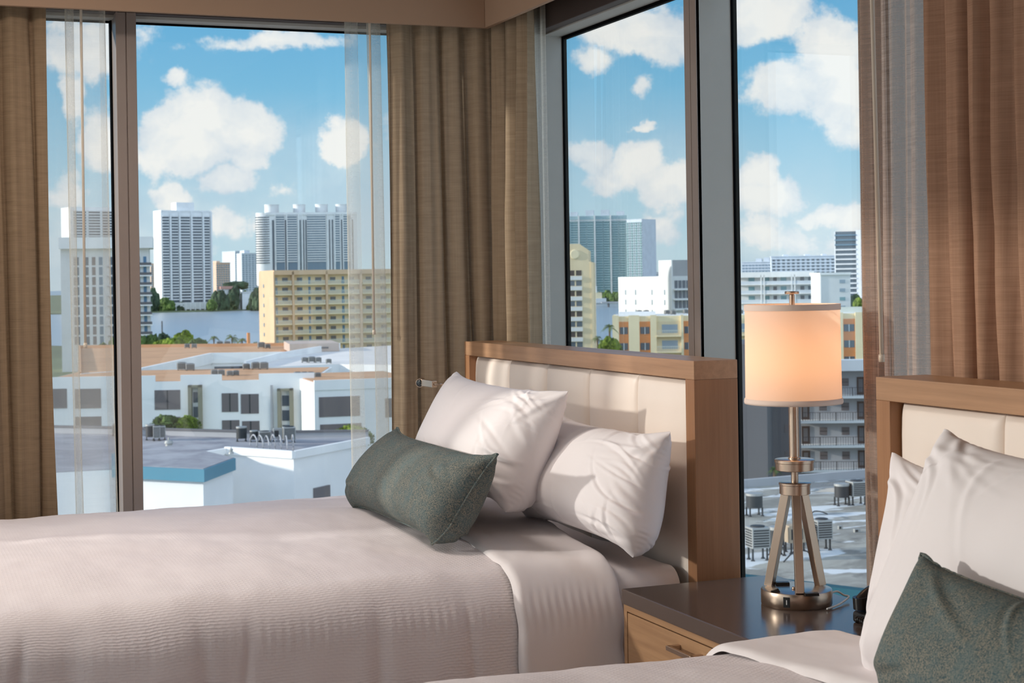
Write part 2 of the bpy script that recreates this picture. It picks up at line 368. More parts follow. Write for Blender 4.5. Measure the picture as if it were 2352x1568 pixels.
# fill light added over the beds to brighten them, outside the frame
cl_=thing('fill_light',(.25,3.9,ZCEIL),0,'unseen round fill light added above the beds to brighten them','fill light')
m=bpy.data.materials.new('fill_glow'); m.use_nodes=True; b_=m.node_tree.nodes['Principled BSDF']; b_.inputs['Emission Color'].default_value=(1,.78,.58,1); b_.inputs['Emission Strength'].default_value=2.0
MB().lathe([(.24,0),(.25,-.01),(.25,-.05),(.24,-.055)],n=40).build('fill_housing',M_alu,cl_)
MB().lathe([(.0001,-.075),(.15,-.07),(.24,-.056)],n=40,cap=False).build('fill_diffuser',m,cl_,smooth=True)
al=bpy.data.lights.new('fill_disk_light','AREA'); al.shape='DISK'; al.size=.5; al.energy=17; al.color=(1,.90,.82)
ao=bpy.data.objects.new('fill_disk_light',al); COL.objects.link(ao); ao.parent=cl_; ao.location=(0,0,-.09)
# ================================================================== CURTAINS
def pleated(path,z0,z1,amp,wl,seed,flare=0,pinch=True,sway=0.0,nz=70,du=.006,wave2=.35,shift=None,topamp=.45):
    P=[Vector((x,y)) for x,y in path]; seg=[(P[i+1]-P[i]).length for i in range(len(P)-1)]; T=sum(seg)
    nu=max(12,int(T/du)); rnd=random.Random(seed); ph=rnd.uniform(0,6)
    def pos(s):
        s=max(0,min(T,s))
        for i,l in enumerate(seg):
            if s<=l or i==len(seg)-1: 
                t=(P[i+1]-P[i])/l; return P[i]+t*s, Vector((-t.y,t.x))
            s-=l
    if len(P)>2:   # round the bend
        def pos2(s):
            a,n1_=pos(s-.05); b,n2_=pos(s+.05); c,n3_=pos(s)
            q=(a+b+c)/3 if .05<s<T-.05 else c
            return q,(n1_+n2_+n3_).normalized()
    else: pos2=pos
    def fn(a,b):
        s=a*T; z=z1+(z0-z1)*b
        q,n=pos2(s)
        warp=noise.noise(Vector((s*2.2,b*1.0,seed)))*wl*.9+noise.noise(Vector((s*7,b*.6,seed+9)))*wl*.25
        k=2*PI*(s+warp*(.35+.65*b))/wl+ph
        am=amp*(topamp+(1-topamp)*min(1,b*3.0))*(.65+.7*noise.noise(Vector((s*3,b*.5,seed+4)))+.3)
        w=math.sin(k)+wave2*math.sin(2.3*k+1+b*1.2)+.18*math.sin(5.1*k+b*2)
        if pinch:
            pk=max(0,1-b*9); w=w*(1-pk*.5)+pk*.9*math.copysign(abs(math.sin(k))**.5,math.sin(k))
        off=w*am/1.35
        t=Vector((n.y,-n.x)); sl=math.cos(k)*am*.35
        dx=(shift(a,b) if shift else 0)
        p=q+n*off+t*(sl+dx+sway*math.sin(b*3+s*4)*b)
        return (p.x,p.y,z)
    L_=T*1.8
    return MB().grid(fn,nu,nz,lambda a,b:(a*L_,(z1-z0)*b))
ZT=2.36
def voile(x0,x1,Y,wl,first,seed,dxl=0,dxr=0,c=4.2,amp=.014):
    k=2*PI/wl; ph=PI-k*first; A=c/k; T=x1-x0; nz=60; nu=int(T/.0012)
    def fn(a,b):
        s=a*T; q=k*s+ph+.5*noise.noise(Vector((s*6,b*1.4,seed))); A_=A*(.75+.35*noise.noise(Vector((s*5,b*.9,seed+3)))+.12*b)
        x=x0+s+A_*math.sin(q)-A*math.sin(ph)*(1-a)-A*math.sin(k*T+ph)*a+dxl*b**1.4*(1-a)+dxr*b**1.4*a
        y=Y+amp*math.cos(q)+.004*math.sin(2.3*q+b*3)
        return (x,y,ZT+(.03-ZT)*b)
    return MB().grid(fn,nu,nz,lambda a,b:(a*T*3,(ZT-.03)*b))
# left brown drape, at the left edge of the picture
xa=atY(108,300,YA-.09).x
o=pleated([(.02,YA-.10),(xa,YA-.09)],.03,ZT,.036,.085,3,shift=lambda a,b:.013*b*a).build('drape',M_drapeL,smooth=True)
tag(o,'brown lined drape gathered at the left edge of the left window','curtain')
# left sheer with a loose free edge
x0=xa+.0; x1=atY(233,100,YA-.04).x; dxb=atY(266,1150,YA-.04).x-x1
o=voile(x0-.006,x1-.014,YA-.04,.0765,.008,12,.012,dxb).build('sheer_curtain',M_sheer,smooth=True)
tag(o,'thin white sheer hanging beside the brown drape, left of the left window mullion','sheer curtain')
o=pleated([(-1.80,YA-.06),(.06,YA-.06)],.03,ZT,.02,.10,52,du=.012).build('sheer_curtain',M_sheerbig,smooth=True)  # added out of view to dim the sun falling on the headboard
tag(o,'unseen sheer added to dim sun through the left window beyond the picture edge','sheer curtain')
o=pleated([(XL+.08,5.0),(XL+.08,.25)],.03,2.5,.02,.11,77,du=.014).build('sheer_curtain',M_sheerbig,smooth=True)  # also added unseen, weakens and softens the sun from the foot end
tag(o,'unseen sheer added to soften sun through the glass wall at the foot of the beds','sheer curtain')
def wand(px,py0,px1,py1,Y,label,axis='Y',r=.0042,colm=None):
    if axis=='Y': a=atY(px,py0,Y); b=atY(px1,py1,Y)
    else: a=atX(px,py0,Y); b=atX(px1,py1,Y)
    a2=a+(a-b).normalized()*.28
    t=thing('curtain_wand',(b.x,b.y,b.z),0,label,'curtain rod','clear curtain pull wands'); 
    MB().tube([a2-b,a-b,Vector((0,0,0))],r,10).build('rod',colm or M_wand,t,smooth=True)
    MB().lathe([(r*1.25,-.012),(r*1.4,-.002),(r*1.25,.004),(.0005,.005)],n=12).build('end_cap',M_wand,t,smooth=True)
    return t
M_wand=mat('wand_plastic',srgb(214,200,182),.3)
wand(186,40,196,790,YA-.07,'slim pull wand hanging in front of the sheer at the far left window')
# right sheer of the left window
x0=atY(812,100,YA-.045).x; x1=atY(890,100,YA-.045).x; db=atY(832,1000,YA-.045).x-x0
o=voile(x0+.022,x1+.06,YA-.05,.080,.016,31,db,.03).build('sheer_curtain',M_sheer,smooth=True)
tag(o,'thin white sheer at the right side of the left window, beside the beige drape','sheer curtain')
wand(849,60,859,760,YA-.085,'slim pull wand hanging left of the beige corner drape')
# big corner drape wrapping round to the right glass wall
x0=atY(888,90,YA-.105).x; yc=atX(1232,300,1.975).y
o=pleated([(x0,YA-.10),(1.80,YA-.10),(1.955,YA-.135),(1.968,YA-.30),(1.968,yc)],.03,ZT,.037,.088,21,shift=lambda a,b:.006*b*(1-a)).build('drape',M_drape,smooth=True)
tag(o,'beige drape gathered in the room corner behind the left end of the first headboard','curtain')
yc2=atX(1250,300,2.0).y
o=pleated([(2.008,yc+.12),(2.008,yc2)],.03,ZT,.008,.05,5,du=.004).build('sheer_curtain',M_sheer,smooth=True)
tag(o,'narrow sheer edge hanging past the right end of the beige corner drape','sheer curtain')
# right sheer + wand + warm drape
XS=2.002
y0=atX(1971,300,XS).y; y1=atX(2135,300,XS).y
def shr(a,b):
    pinch=.075*max(0,(b-.42)/.58)**1.6
    return (1-a)*(-.012*b+pinch)
o=pleated([(XS,y0),(XS,y1-.05)],.03,ZT,.012,.085,47,shift=shr,wave2=.5,du=.004,topamp=1).build('sheer_curtain',M_sheerR,smooth=True)
tag(o,'woven pinkish sheer hanging right of the lamp, over the right window','sheer curtain')
wand(2003,0,2025,818,1.955,'long pale pull wand hanging in front of the pinkish sheer',axis='X',r=.0048)
y0=atX(2118,300,1.955).y
o=pleated([(1.958,y0),(1.958,1.5)],.03,ZT,.026,.072,60,shift=lambda a,b:.03*b*(1-a)).build('drape',M_drapeR,smooth=True)
tag(o,'warm brown drape hanging above and behind the second headboard at the right','curtain')
# ================================================================== BEDS
XH=1.799; HT=1.173
def make_headboard(yl,yr,label,seams=None):
    # origin at right rear foot; local y grows to the far side
    t=thing('headboard',(XH,yr,0),0,label,'headboard')
    w=yl-yr; fx=.118; fr=.043; rim=.05
    fb=MB(); b=.045
    fb.box(0,fx,0,w,HT-b,HT); fb.build('top_rail',M_wood,t,bevel=.0015)
    MB().box(0,fx,0,b,0,HT-b).build('side_panel',M_woodv,t,bevel=.0015)
    MB().box(0,fx,w-b,w,0,HT-b).build('side_panel',M_woodv,t,bevel=.0015)
    MB().box(.07,fx-.002,b,w-b,.02,HT-b).build('back_panel',M_woodv,t)
    n=5; y0,y1=b+.004,w-b-.004
    ys=[y0+(y1-y0)*i/n for i in range(n+1)] if not seams else [s-yr for s in seams]
    for i in range(n):
        a,c=ys[i]+.0006,ys[i+1]-.0006
        def fn(u,v,a=a,c=c):
            y=a+(c-a)*u; z=.25+(HT-b-.004-.25)*v
            eu=min(u,1-u)*(c-a); ev=(1-v)*(HT-b-.25)
            r=.028
            h=1.0
            for e in (eu,ev):
                if e<r: h*=math.sqrt(max(0,1-(1-e/r)**2))
            puff=.014*h+.010*(math.sin(PI*u)**.6)*min(1,ev/.06)
            return (.030-puff,y,z)
        us=40
        MB().grid(lambda u,v:fn(.5-.5*math.cos(PI*u),math.sin(PI*v/2)),us,50).build('cushion_panel',M_leather,t,smooth=True)
    # backing so the upholstery is a solid slab
    return t
hbA=make_headboard(4.968,3.372,'wooden headboard with five cream leather panels behind the first bed, left of the lamp')
hbB=make_headboard(2.628,1.032,'wooden headboard with cream leather panels behind the second bed, at the right edge')
def fbm(x,y,z,o=4):
    s=0;a=1;f_=1
    for _ in range(o): s+=a*noise.noise(Vector((x*f_,y*f_,z+_*7.3))); a*=.5; f_*=2.03
    return s
def drape_surface(xa,xb,yl,yr,top,drop,seed,r=.11,nu=200,nv=190,thick=0,crown=.02,wr=1.0,endround=0,side=.0,footx=None):
    """cloth lying over the mattress: u along the bed, v across from the far hem over the top to the near hem"""
    w=yl-yr; c=(yl+yr)/2; arc=PI*r/2
    tot=2*(drop-r)+2*arc+(w-2*r); 
    def sect(s):
        # returns y offset from centre, z relative to top, normal
        if s<drop-r: return w/2, -r-(drop-r-s), (1,0)
        s-=drop-r
        if s<arc: a=s/r; return w/2-r+r*math.cos(a), -r+r*math.sin(a), (math.cos(a),math.sin(a))
        s-=arc
        if s<w-2*r: return w/2-r-s,0,(0,1)
        s-=w-2*r
        if s<arc: a=PI/2-s/r; return -(w/2-r+r*math.cos(a)),-r+r*math.sin(a),(-math.cos(a),math.sin(a))
        s-=arc; return -w/2,-r-s,(-1,0)
    def fn(u,v):
        x=xa+(xb-xa)*u; s=v*tot; y,z,n=sect(s)
        yy=c+y; 
        h=crown*max(0,1-(2*y/w)**2)
        onside=min(1,max(0,(-z-r*.4)/.1)); ontop=1-onside
        e=fbm(x*2.1,yy*2.6,seed,3)*.009*ontop
        # long soft wrinkles running across the top
        e+=wr*.0016*ontop*math.sin(7*x+4*yy+3*fbm(x*1.2,yy*1.4,seed+2,3))
        e+=wr*.0025*fbm(x*9,s*4,seed+5,3)
        # rows of small gathers at the rolled edge
        edge=math.exp(-((-z-r*.75)/.035)**2)
        e+=wr*.0016*edge*math.sin(x*300+2*noise.noise(Vector((x*4,s*3,seed))))*(.4+.6*abs(noise.noise(Vector((x*3,1,seed)))*2))
        # hanging folds
        fold=noise.noise(Vector((x*3.1,.3*z,seed+8)))+.5*noise.noise(Vector((x*8,.6*z,seed+3)))
        cr=0
        for k,(cx_,ww,dd) in enumerate(creases):
            q=(x-cx_-.10*(-z)*((k%3)-1))/ww
            if abs(q)<3: cr-=dd*math.exp(-q*q)*min(1,max(0,(-z-.02)/.08))
        e+=onside*(.014*fold)+cr*(1 if y<0 else .5)
        out=side*onside*(-z)
        k=thick
        return (x, yy+ (n[0])*(e+k)+ (out if n[0]>0 else (-out if n[0]<0 else 0)), top+z+h*(1-onside)+n[1]*(e+k))
    creases=[(.27,.012,.016),(.36,.03,.010),(.62,.018,.010),(.74,.01,.007),(1.02,.02,.010),(1.22,.012,.007)]
    m=MB().grid(fn,nu,nv,lambda u,v:(xa+(xb-xa)*u+seed,v*tot))
    return m,fn,tot
TOPZ=.672
def make_bed(yl,yr,lab,labd,seed):
    c=(yl+yr)/2
    t=thing('bed',(0,0,0),0,lab,'bed')
    base=MB().box(-.22,1.76,yr+.03,yl-.03,.06,.30).build('bed_base',M_drapeR and M_woodv,t,bevel=.01)
    def mat_fn():
        # mattress with fitted sheet: rounded slab
        b=MB().box(-.22,1.765,yr+.012,yl-.012,.305,TOPZ-.035); return b
    m=mat_fn().build('mattress',M_sheet,t,bevel=.05,seg=6,smooth=True)
    # sheet pulled over the head end
    mb,_,_=drape_surface(1.30,1.783,yl-.004,yr+.004,TOPZ+.000,.30,seed+40,r=.055,nu=70,nv=150,crown=.008,wr=.6)
    mb.build('fitted_sheet',M_sheet,t,smooth=True)
    d=thing('duvet',(0,0,0),0,labd,'duvet')
    xe=1.47
    mb,fn,tot=drape_surface(-.27,xe,yl+.03,yr-.032,TOPZ+.020,.52,seed,nu=330,nv=260,crown=.034,wr=1.0,side=.02)
    mb.build('cover',M_duvet,d,smooth=True)
    # turned-down band, thicker, with rolled edges both ends
    def band(u,v):
        x=1.405+.255*u
        g,_=0,0
        roll=math.sqrt(max(0,1-(2*u-1)**8))
        p=Vector(fn2(0,v)); 
        s=v
        return x,roll
    mb2,fn2,tot2=drape_surface(1.40,1.665,yl+.034,yr-.040,TOPZ+.024,.44,seed+3,nu=10,nv=10,crown=.034,wr=1.0,side=.02)
    ctr=Vector((0,c,TOPZ-.2))
    def fb(u,v):
        uu=u
        p=Vector(fn2(max(0,min(1,uu)),v))
        # shear: the seam slants towards the foot on the near side
        q=Vector((0,(p.y-c),(p.z-(TOPZ-.25)))); qn=q.normalized()
        e=min(u,1-u)*.265; r_=.020
        lift=.022 if e>r_ else .022*math.sqrt(max(0,1-(1-e/r_)**2))
        y=(p.y-yr)/(yl-yr)
        sx=-.055*max(0,1-y*1.6)
        wv=.010*noise.noise(Vector((p.y*4,p.z*5,seed)))+.006*noise.noise(Vector((p.y*14,p.z*14,seed)))
        hem=max(0,(abs(v-.5)-.36)/.14)
        rip=.010*math.sin(v*tot2*55+seed)*math.exp(-((1-u)*.26/.05)**2)*hem
        pp=p+qn*(lift-.006)+Vector((sx+wv,0,0)); 
        pp.x+=rip+.012*noise.noise(Vector((v*30,u*3,seed)))*hem; pp.y+=-rip if v>.5 else rip
        return pp
    mb=MB().grid(fb,60,300,lambda u,v:(u*.26,v*tot2)); 
    mb.build('turned_down_edge',M_sheet,d,smooth=True)
    return t,d
bedA=make_bed(4.955,3.425,'white bed at the left, nearer the room corner, left of the nightstand','white ribbed duvet covering the first bed, filling the lower left',1.0)
bedB=make_bed(2.60,1.07,'second white bed in the lower right corner, in front of the nightstand','white ribbed duvet on the second bed at the bottom right edge',11.0)
# ------------------------------------------------------------------ pillows: small cloth inflation
BEND,COMP=.04,.8
def inflate(nx,ny,w,h,thick,iters,seed):
    rng=np.random.RandomState(seed)
    X,Y=np.meshgrid(np.linspace(-w/2,w/2,nx),np.linspace(-h/2,h/2,ny)); n=nx*ny
    top=np.stack([X.ravel(),Y.ravel(),np.full(n,.004)],1); bot=top.copy(); bot[:,2]=-.004
    idt=np.arange(n).reshape(ny,nx); bd=np.zeros((ny,nx),bool); bd[0]=bd[-1]=True; bd[:,0]=bd[:,-1]=True
    idb=idt.copy(); free=~bd; idb[free]=n+np.arange(free.sum())
    P=np.concatenate([top,bot[free.ravel()]],0); P[idt[bd],2]=0
    P+=rng.randn(*P.shape)*.0012
    for k in range(6):
        a,b,c,d=rng.uniform(-14,14,4); P[:,2]+=.0025*np.sin(P[:,0]*a+P[:,1]*b+c)*np.sign(P[:,2])
    cons=[]
    for G in (idt,idb):
        for (dy,dx) in ((0,1),(1,0),(1,1),(1,-1),(0,2),(2,0)):
            a=G[:ny-dy, max(0,-dx):nx-max(0,dx)]; b=G[dy:, max(0,dx):nx+min(0,dx)]
            a=a.ravel();b=b.ravel(); dist=math.hypot(dx*w/(nx-1),dy*h/(ny-1)); st=1.0 if abs(dx)+abs(dy)==1 else (.5 if dx*dy else BEND)
            cons.append((a,b,np.full(len(a),dist),np.full(len(a),st)))
    A=np.concatenate([c[0] for c in cons]);B=np.concatenate([c[1] for c in cons]);R=np.concatenate([c[2] for c in cons]);K=np.concatenate([c[3] for c in cons])
    cnt=np.bincount(A,K,len(P))+np.bincount(B,K,len(P))
    quads=[]
    for G,s in ((idt,1),(idb,-1)):
        q=np.stack([G[:-1,:-1],G[:-1,1:],G[1:,1:],G[1:,:-1]],-1).reshape(-1,4)
        quads.append(q if s>0 else q[:,::-1])
    Q=np.concatenate(quads)
    V=np.zeros_like(P); area=(w/(nx-1))*(h/(ny-1)); Vt=w*h*thick
    for it in range(iters):
        nq=np.cross(P[Q[:,2]]-P[Q[:,0]],P[Q[:,3]]-P[Q[:,1]])
        vol=(nq*P[Q].mean(1)).sum()/6
        nv=np.stack([np.bincount(Q.ravel(),np.repeat(nq[:,k],4),len(P)) for k in range(3)],1)/(8*area)
        press=np.clip((Vt-vol)/Vt,-1,1)*.0022
        V=V*.8+nv*press
        old=P; P=P+V
        for _ in range(8):
            d=P[B]-P[A]; l=np.linalg.norm(d,axis=1)+1e-9; c=(l-R)/l*K*.5
            c=np.where(l<R,c*COMP,c)
            g=d*c[:,None]
            for k in range(3):
                P[:,k]+= (np.bincount(A,g[:,k],len(P))-np.bincount(B,g[:,k],len(P)))/cnt*1.7
        V=(P-old)
    return P,Q,idt,bd
def pillow_mesh(name,mat_,nx,ny,w,h,press,iters,seed,corners,thick,parent,sag=.25,belly=None,wrinkle=1.0):
    P,Q,idt,bd=inflate(nx,ny,w,h,press,iters,seed)
    zmax=np.abs(P[:,2]).max(); ex=np.abs(P[:,0]).max(); ey=np.abs(P[:,1]).max()
    u=P[:,0]/(2*ex)+.5; v=P[:,1]/(2*ey)+.5; z=P[:,2]/zmax
    TL,TR,BR,BL_=[np.array(c) for c in corners]
    U=u[:,None];Vv=v[:,None]
    base=(1-U)*(1-Vv)*BL_+U*(1-Vv)*BR+(1-U)*Vv*TL+U*Vv*TR
    ax=(TR-TL)+(BR-BL_); ay=(TL-BL_)+(TR-BR); nrm=np.cross(ax,ay); nrm/=np.linalg.norm(nrm)
    zz=z*thick*(1+sag*(1-2*v))
    pos=base+nrm*zz[:,None]
    if belly is not None: pos=belly(pos,u,v,z)
    mb=MB()
    if wrinkle>0:
        n=nx*ny; free=np.ones((ny,nx),bool); free[0]=free[-1]=False; free[:,0]=free[:,-1]=False
        idb=idt.copy(); idb[free]=n+np.arange(free.sum())
        def up2(A):
            B=np.zeros((A.shape[0]*2-1,A.shape[1],3)); B[::2]=A; B[1::2]=(A[1:]+A[:-1])/2
            if A.shape[0]>3: B[3:-3:2]=(-A[:-3]+9*A[1:-2]+9*A[2:-1]-A[3:])/16
            C=np.zeros((B.shape[0],B.shape[1]*2-1,3)); C[:,::2]=B; C[:,1::2]=(B[:,1:]+B[:,:-1])/2
            C[:,3:-3:2]=(-B[:,:-3]+9*B[:,1:-2]+9*B[:,2:-1]-B[:,3:])/16
            return C
        rnd=random.Random(seed*7+1)
        # crumple strokes: start point, direction, length, width, depth (in metres on the face)
        strokes=[]
        for _ in range(int(46*wrinkle)):
            side_=rnd.random()
            if side_<.55:
                cx_,cy_=rnd.choice([(0,0),(w,0),(0,h),(w,h)]); tx,ty=w*rnd.uniform(.3,.7),h*rnd.uniform(.3,.7); t0=rnd.uniform(.08,.35); x_=cx_+(tx-cx_)*t0+rnd.uniform(-.05,.05); y_=cy_+(ty-cy_)*t0+rnd.uniform(-.04,.04); an=math.atan2(ty-cy_,tx-cx_)+rnd.uniform(-.35,.35)
            elif side_<.8: x_=w*rnd.uniform(.80,.97); y_=rnd.uniform(.1,.9)*h; an=rnd.uniform(-.5,.5)+PI*.9
            else: x_=rnd.uniform(.1,.9)*w; y_=h*(rnd.choice((.06,.94))); an=PI/2+rnd.uniform(-.5,.5)
            strokes.append((x_,y_,an,rnd.uniform(.04,.13),rnd.uniform(.005,.011),rnd.uniform(.002,.0055)*rnd.choice((1,-1,1)),rnd.uniform(-6,6)))
        for gi,G in enumerate((idt,idb)):
            A=up2(pos[G]); sh_=A.shape
            gx=np.linspace(0,w,sh_[1])[None,:]; gy=np.linspace(0,h,sh_[0])[:,None]
            disp=np.zeros(sh_[:2])
            for (x_,y_,an,L_,wd,dp,cv) in strokes:
                if gi==1: x_=w-x_
                a=(gx-x_)*math.cos(an)+(gy-y_)*math.sin(an); b_=-(gx-x_)*math.sin(an)+(gy-y_)*math.cos(an)+cv*a*a
                disp+=dp*np.exp(-(a/L_)**2)*(np.exp(-(b_/wd)**2)-.55*np.exp(-((b_-wd*1.9)/(wd*1.2))**2))
            for j in range(sh_[0]):
                for i in range(sh_[1]): disp[j,i]+=.007*wrinkle*noise.noise(Vector((gx[0,i]*6,gy[j,0]*6,seed+gi*5)))
            edge=np.minimum(np.minimum(gx,w-gx),np.minimum(gy,h-gy)); disp*=np.clip((edge-.008)/.07,0,1)**.8
            N_=np.cross(np.gradient(A,axis=1),np.gradient(A,axis=0)); N_/=np.linalg.norm(N_,axis=2)[...,None]+1e-9
            if gi==1: N_=-N_
            A=A+N_*disp[...,None]
            if gi==0: ids=np.arange(sh_[0]*sh_[1]).reshape(sh_[:2]); mb.v+= [tuple(p) for p in A.reshape(-1,3)]; base_ids=ids
            else:
                ids=base_ids.copy(); inn=np.ones(sh_[:2],bool); inn[0]=inn[-1]=False; inn[:,0]=inn[:,-1]=False
                o0=len(mb.v); ids[inn]=o0+np.arange(inn.sum()); mb.v+=[tuple(p) for p in A[inn]]
            q=np.stack([ids[:-1,:-1],ids[:-1,1:],ids[1:,1:],ids[1:,:-1]],-1).reshape(-1,4)
            if gi==1: q=q[:,::-1]
            mb.f+=[tuple(int(k) for k in r) for r in q]
    else:
        mb.v=[tuple(p) for p in pos]; mb.f=[tuple(int(i) for i in q) for q in Q]
    o=mb.build(name,mat_,parent,smooth=True,sub=1)
    rim=list(idt[0])+list(idt[1:,-1])+list(idt[-1,::-1][1:])+list(idt[::-1,0][1:-1])
    return o,[pos[i] for i in rim],pos,idt
def bed_floor(z0):
    def f_(pos,u,v,z):
        ax=pos[(u>.9)&(v<.3)].mean(0)-pos[(u<.1)&(v<.3)].mean(0)
        k=np.clip((.24-v)/.24,0,1)**1.6*.085*(2*u-1)*np.abs(2*u-1)
        pos=pos-ax[None,:]*k[:,None]
        low=pos[:,2]<z0
        d=z0-pos[:,2]; pos[:,2]=np.where(low,z0+.0+.0*d,pos[:,2]); 
        return pos
    return f_
def P3(px,py,X): v=atX(px,py,X); return (v.x,v.y,v.z)
def make_pillow(label,corners,thick,seed,z0,w=.74,h=.50):
    t=thing('pillow',(0,0,0),0,label,'pillow')
    o,rim,pos,idt=pillow_mesh('pillowcase',M_case,76,52,w,h,.115,130,seed,corners,thick,t,belly=bed_floor(z0))
    return t
def clampX(v,X): return v
make_pillow('white pillow with crisp pointed top corner, leaning at the centre of the first bed',[P3(1047,852,1.60),P3(1306,897,1.62),P3(1180,1185,1.47),P3(955,1100,1.41)],.105,2,.715)
make_pillow('white pillow leaning on the headboard beside the nightstand, right of the front white pillow',[P3(1290,948,1.735),P3(1541,990,1.735),P3(1478,1290,1.63),P3(1195,1188,1.60)],.100,5,.70,w=.70)
def make_cushion(label,corners,thick,seed,z0):
    t=thing('lumbar_cushion',(0,0,0),0,label,'cushion')
    o,rim,pos,idt=pillow_mesh('cushion_cover',M_green,96,42,.80,.33,.085,120,seed,corners,thick,t,belly=bed_floor(z0),wrinkle=.45)
    r=[Vector(p) for p in rim]; r=r+[r[0]]
    MB().tube(r,.0032,8).build('piping',M_green,t,smooth=True)
    return t
make_cushion('teal grey tweed lumbar cushion lying in front of the pillows on the first bed',[P3(912,982,1.385),P3(1143,1043,1.375),P3(1012,1258,1.25),P3(800,1166,1.26)],.085,4,.722)
# second bed
def P3Y(px,py,X): return P3(px,py,X)
make_pillow('white pillow against the second headboard, mostly hidden behind another pillow',[P3(2047,1036,1.735),(1.735,1.75,1.03),(1.62,1.75,.69),P3(1990,1480,1.62)],.09,8,.70,w=.70)
make_pillow('large white pillow with creased corner standing at the right behind the tweed cushion',[P3(2167,982,1.62),(1.62,1.42,1.11),(1.46,1.42,.69),P3(1962,1552,1.50)],.11,9,.70,w=.76)
make_cushion('teal grey tweed lumbar cushion in the lower right corner on the second bed',[P3(2116,1272,1.40),(1.40,1.20,.94),(1.26,1.20,.71),P3(2010,1600,1.31)],.085,14,.715)
# ================================================================== NIGHTSTAND
y0,y1,x0,x1,zt=2.668,3.326,1.578,1.980,.66
ns=thing('nightstand',(x0,y0,0),0,'wooden nightstand with dark polished stone top between the two beds','nightstand')
w=y1-y0; d=x1-x0
MB().box(0,d,0,w,zt-.034,zt).build('stone_top',M_stone,ns,bevel=.0025,seg=3)
MB().box(.016,d-.01,.006,w-.006,.05,zt-.034).build('cabinet_body',M_draw,ns,bevel=.001)
MB().box(.003,.016,.006,.022,.05,zt-.034).box(.003,.016,w-.022,w-.006,.05,zt-.034).box(.003,.016,.022,w-.022,zt-.048,zt-.034).build('face_frame',M_draw,ns)
MB().box(.0145,.0155,.022,w-.022,.06,zt-.048).build('gap_shade',M_black,ns)  # black sheet painting the shade inside the drawer gaps
dr_=MB().box(.003,.0145,.025,w-.025,zt-.24,zt-.051).build('drawer_front',M_draw,ns,bevel=.001)
dr2=MB().box(.003,.0145,.025,w-.025,.09,zt-.243).build('drawer_front',M_draw,ns,bevel=.001)
for dd,zc in ((dr_,zt-.076),(dr2,.38)):
    hb=MB(); hy=w/2; ln=.055
    hb.box(-.028,-.020,hy-ln,hy+ln,zc-.005,zc+.005); hb.box(-.024,.003,hy-ln,hy-ln+.010,zc-.005,zc+.005); hb.box(-.024,.003,hy+ln-.010,hy+ln,zc-.005,zc+.005)
    hb.build('handle',M_nickel,dd,bevel=.001)
# ================================================================== LAMP
lc=atZ(1830,1386,.66); lx,ly=lc.x,lc.y
print('lamp centre',lc)
lamp=thing('table_lamp',(lx,ly,.66),0,'lit table lamp with white drum shade on brushed tripod base on the nightstand','lamp')
MB().lathe([(.0745,0),(.0765,.003),(.0765,.0315),(.0755,.0335),(.074,.034)],n=96).build('base',M_nickel,lamp,smooth=True,angle=35)
zb=.034; hubz=.238
MB().lathe([(.031,hubz),(.033,hubz+.001),(.033,hubz+.020),(.0345,hubz+.021),(.0345,hubz+.025),(.033,hubz+.026),(.0001,hubz+.0262)],n=64,cap=False).build('lower_collar',M_nickel,lamp,smooth=True,angle=35)
MB().lathe([(.0001,hubz),(.031,hubz)],n=64,cap=False).build('collar_underside',M_nickel,lamp,smooth=True)
MB().lathe([(.0078,hubz+.026),(.0078,hubz+.052)],n=32).build('neck',M_nickel,lamp,smooth=True,angle=35)
h1=hubz+.052
MB().lathe([(.0001,h1),(.040,h1),(.0412,h1+.001),(.0415,h1+.016),(.043,h1+.017),(.043,h1+.023),(.0415,h1+.024),(.0001,h1+.0242)],n=64,cap=False).build('upper_collar',M_nickel,lamp,smooth=True,angle=35)
MB().lathe([(.0135,h1+.024),(.0135,h1+.028),(.0112,h1+.029),(.0112,.455)],n=40).build('column',M_nickel,lamp,smooth=True,angle=35)
a0=math.atan2(-ly,-lx)+math.radians(6)
for k in range(3):
    a=a0+k*2*PI/3; c,s=math.cos(a),math.sin(a)
    MB().bar((.064*c,.064*s,zb),(.020*c,.020*s,hubz+.002),.0185,.0185,(-s,c,0)).build('leg',M_nickel,lamp,bevel=.0008)
zs0,zs1=.435,.650
def shade_mat(nt_,b): pass
m=bpy.data.materials.new('lamp_shade_linen'); m.use_nodes=True; nt=m.node_tree; nt.nodes.clear()
o_=N('ShaderNodeOutputMaterial',nt); d_=N('ShaderNodeBsdfDiffuse',nt); t_=N('ShaderNodeBsdfTranslucent',nt); d_.inputs[0].default_value=srgb(248,236,226); t_.inputs[0].default_value=srgb(252,226,200)
mx=N('ShaderNodeMixShader',nt); mx.inputs[0].default_value=.5; L(nt,d_.outputs[0],mx.inputs[1]); L(nt,t_.outputs[0],mx.inputs[2]); L(nt,mx.outputs[0],o_.inputs[0]); M_shade=m
m=bpy.data.materials.new('shade_trim_linen'); m.use_nodes=True; nt=m.node_tree; nt.nodes['Principled BSDF'].inputs['Base Color'].default_value=srgb(236,214,200); nt.nodes['Principled BSDF'].inputs['Roughness'].default_value=.8; M_strim=m
sh=MB().lathe([(.1035,zs0),(.102,zs1)],n=96,cap=False).build('lamp_shade',M_shade,lamp,smooth=True)
MB().lathe([(.1025,zs0),(.1055,zs0),(.1065,zs0+.004),(.1055,zs0+.011),(.1037,zs0+.012)],n=96,cap=False).build('shade_trim',M_strim,sh,smooth=True)
MB().lathe([(.1023,zs1-.013),(.1038,zs1-.013),(.1038,zs1),(.101,zs1),(.101,zs1-.012)],n=96,cap=False).build('shade_trim',M_strim,sh,smooth=True,angle=40)
sp=MB()
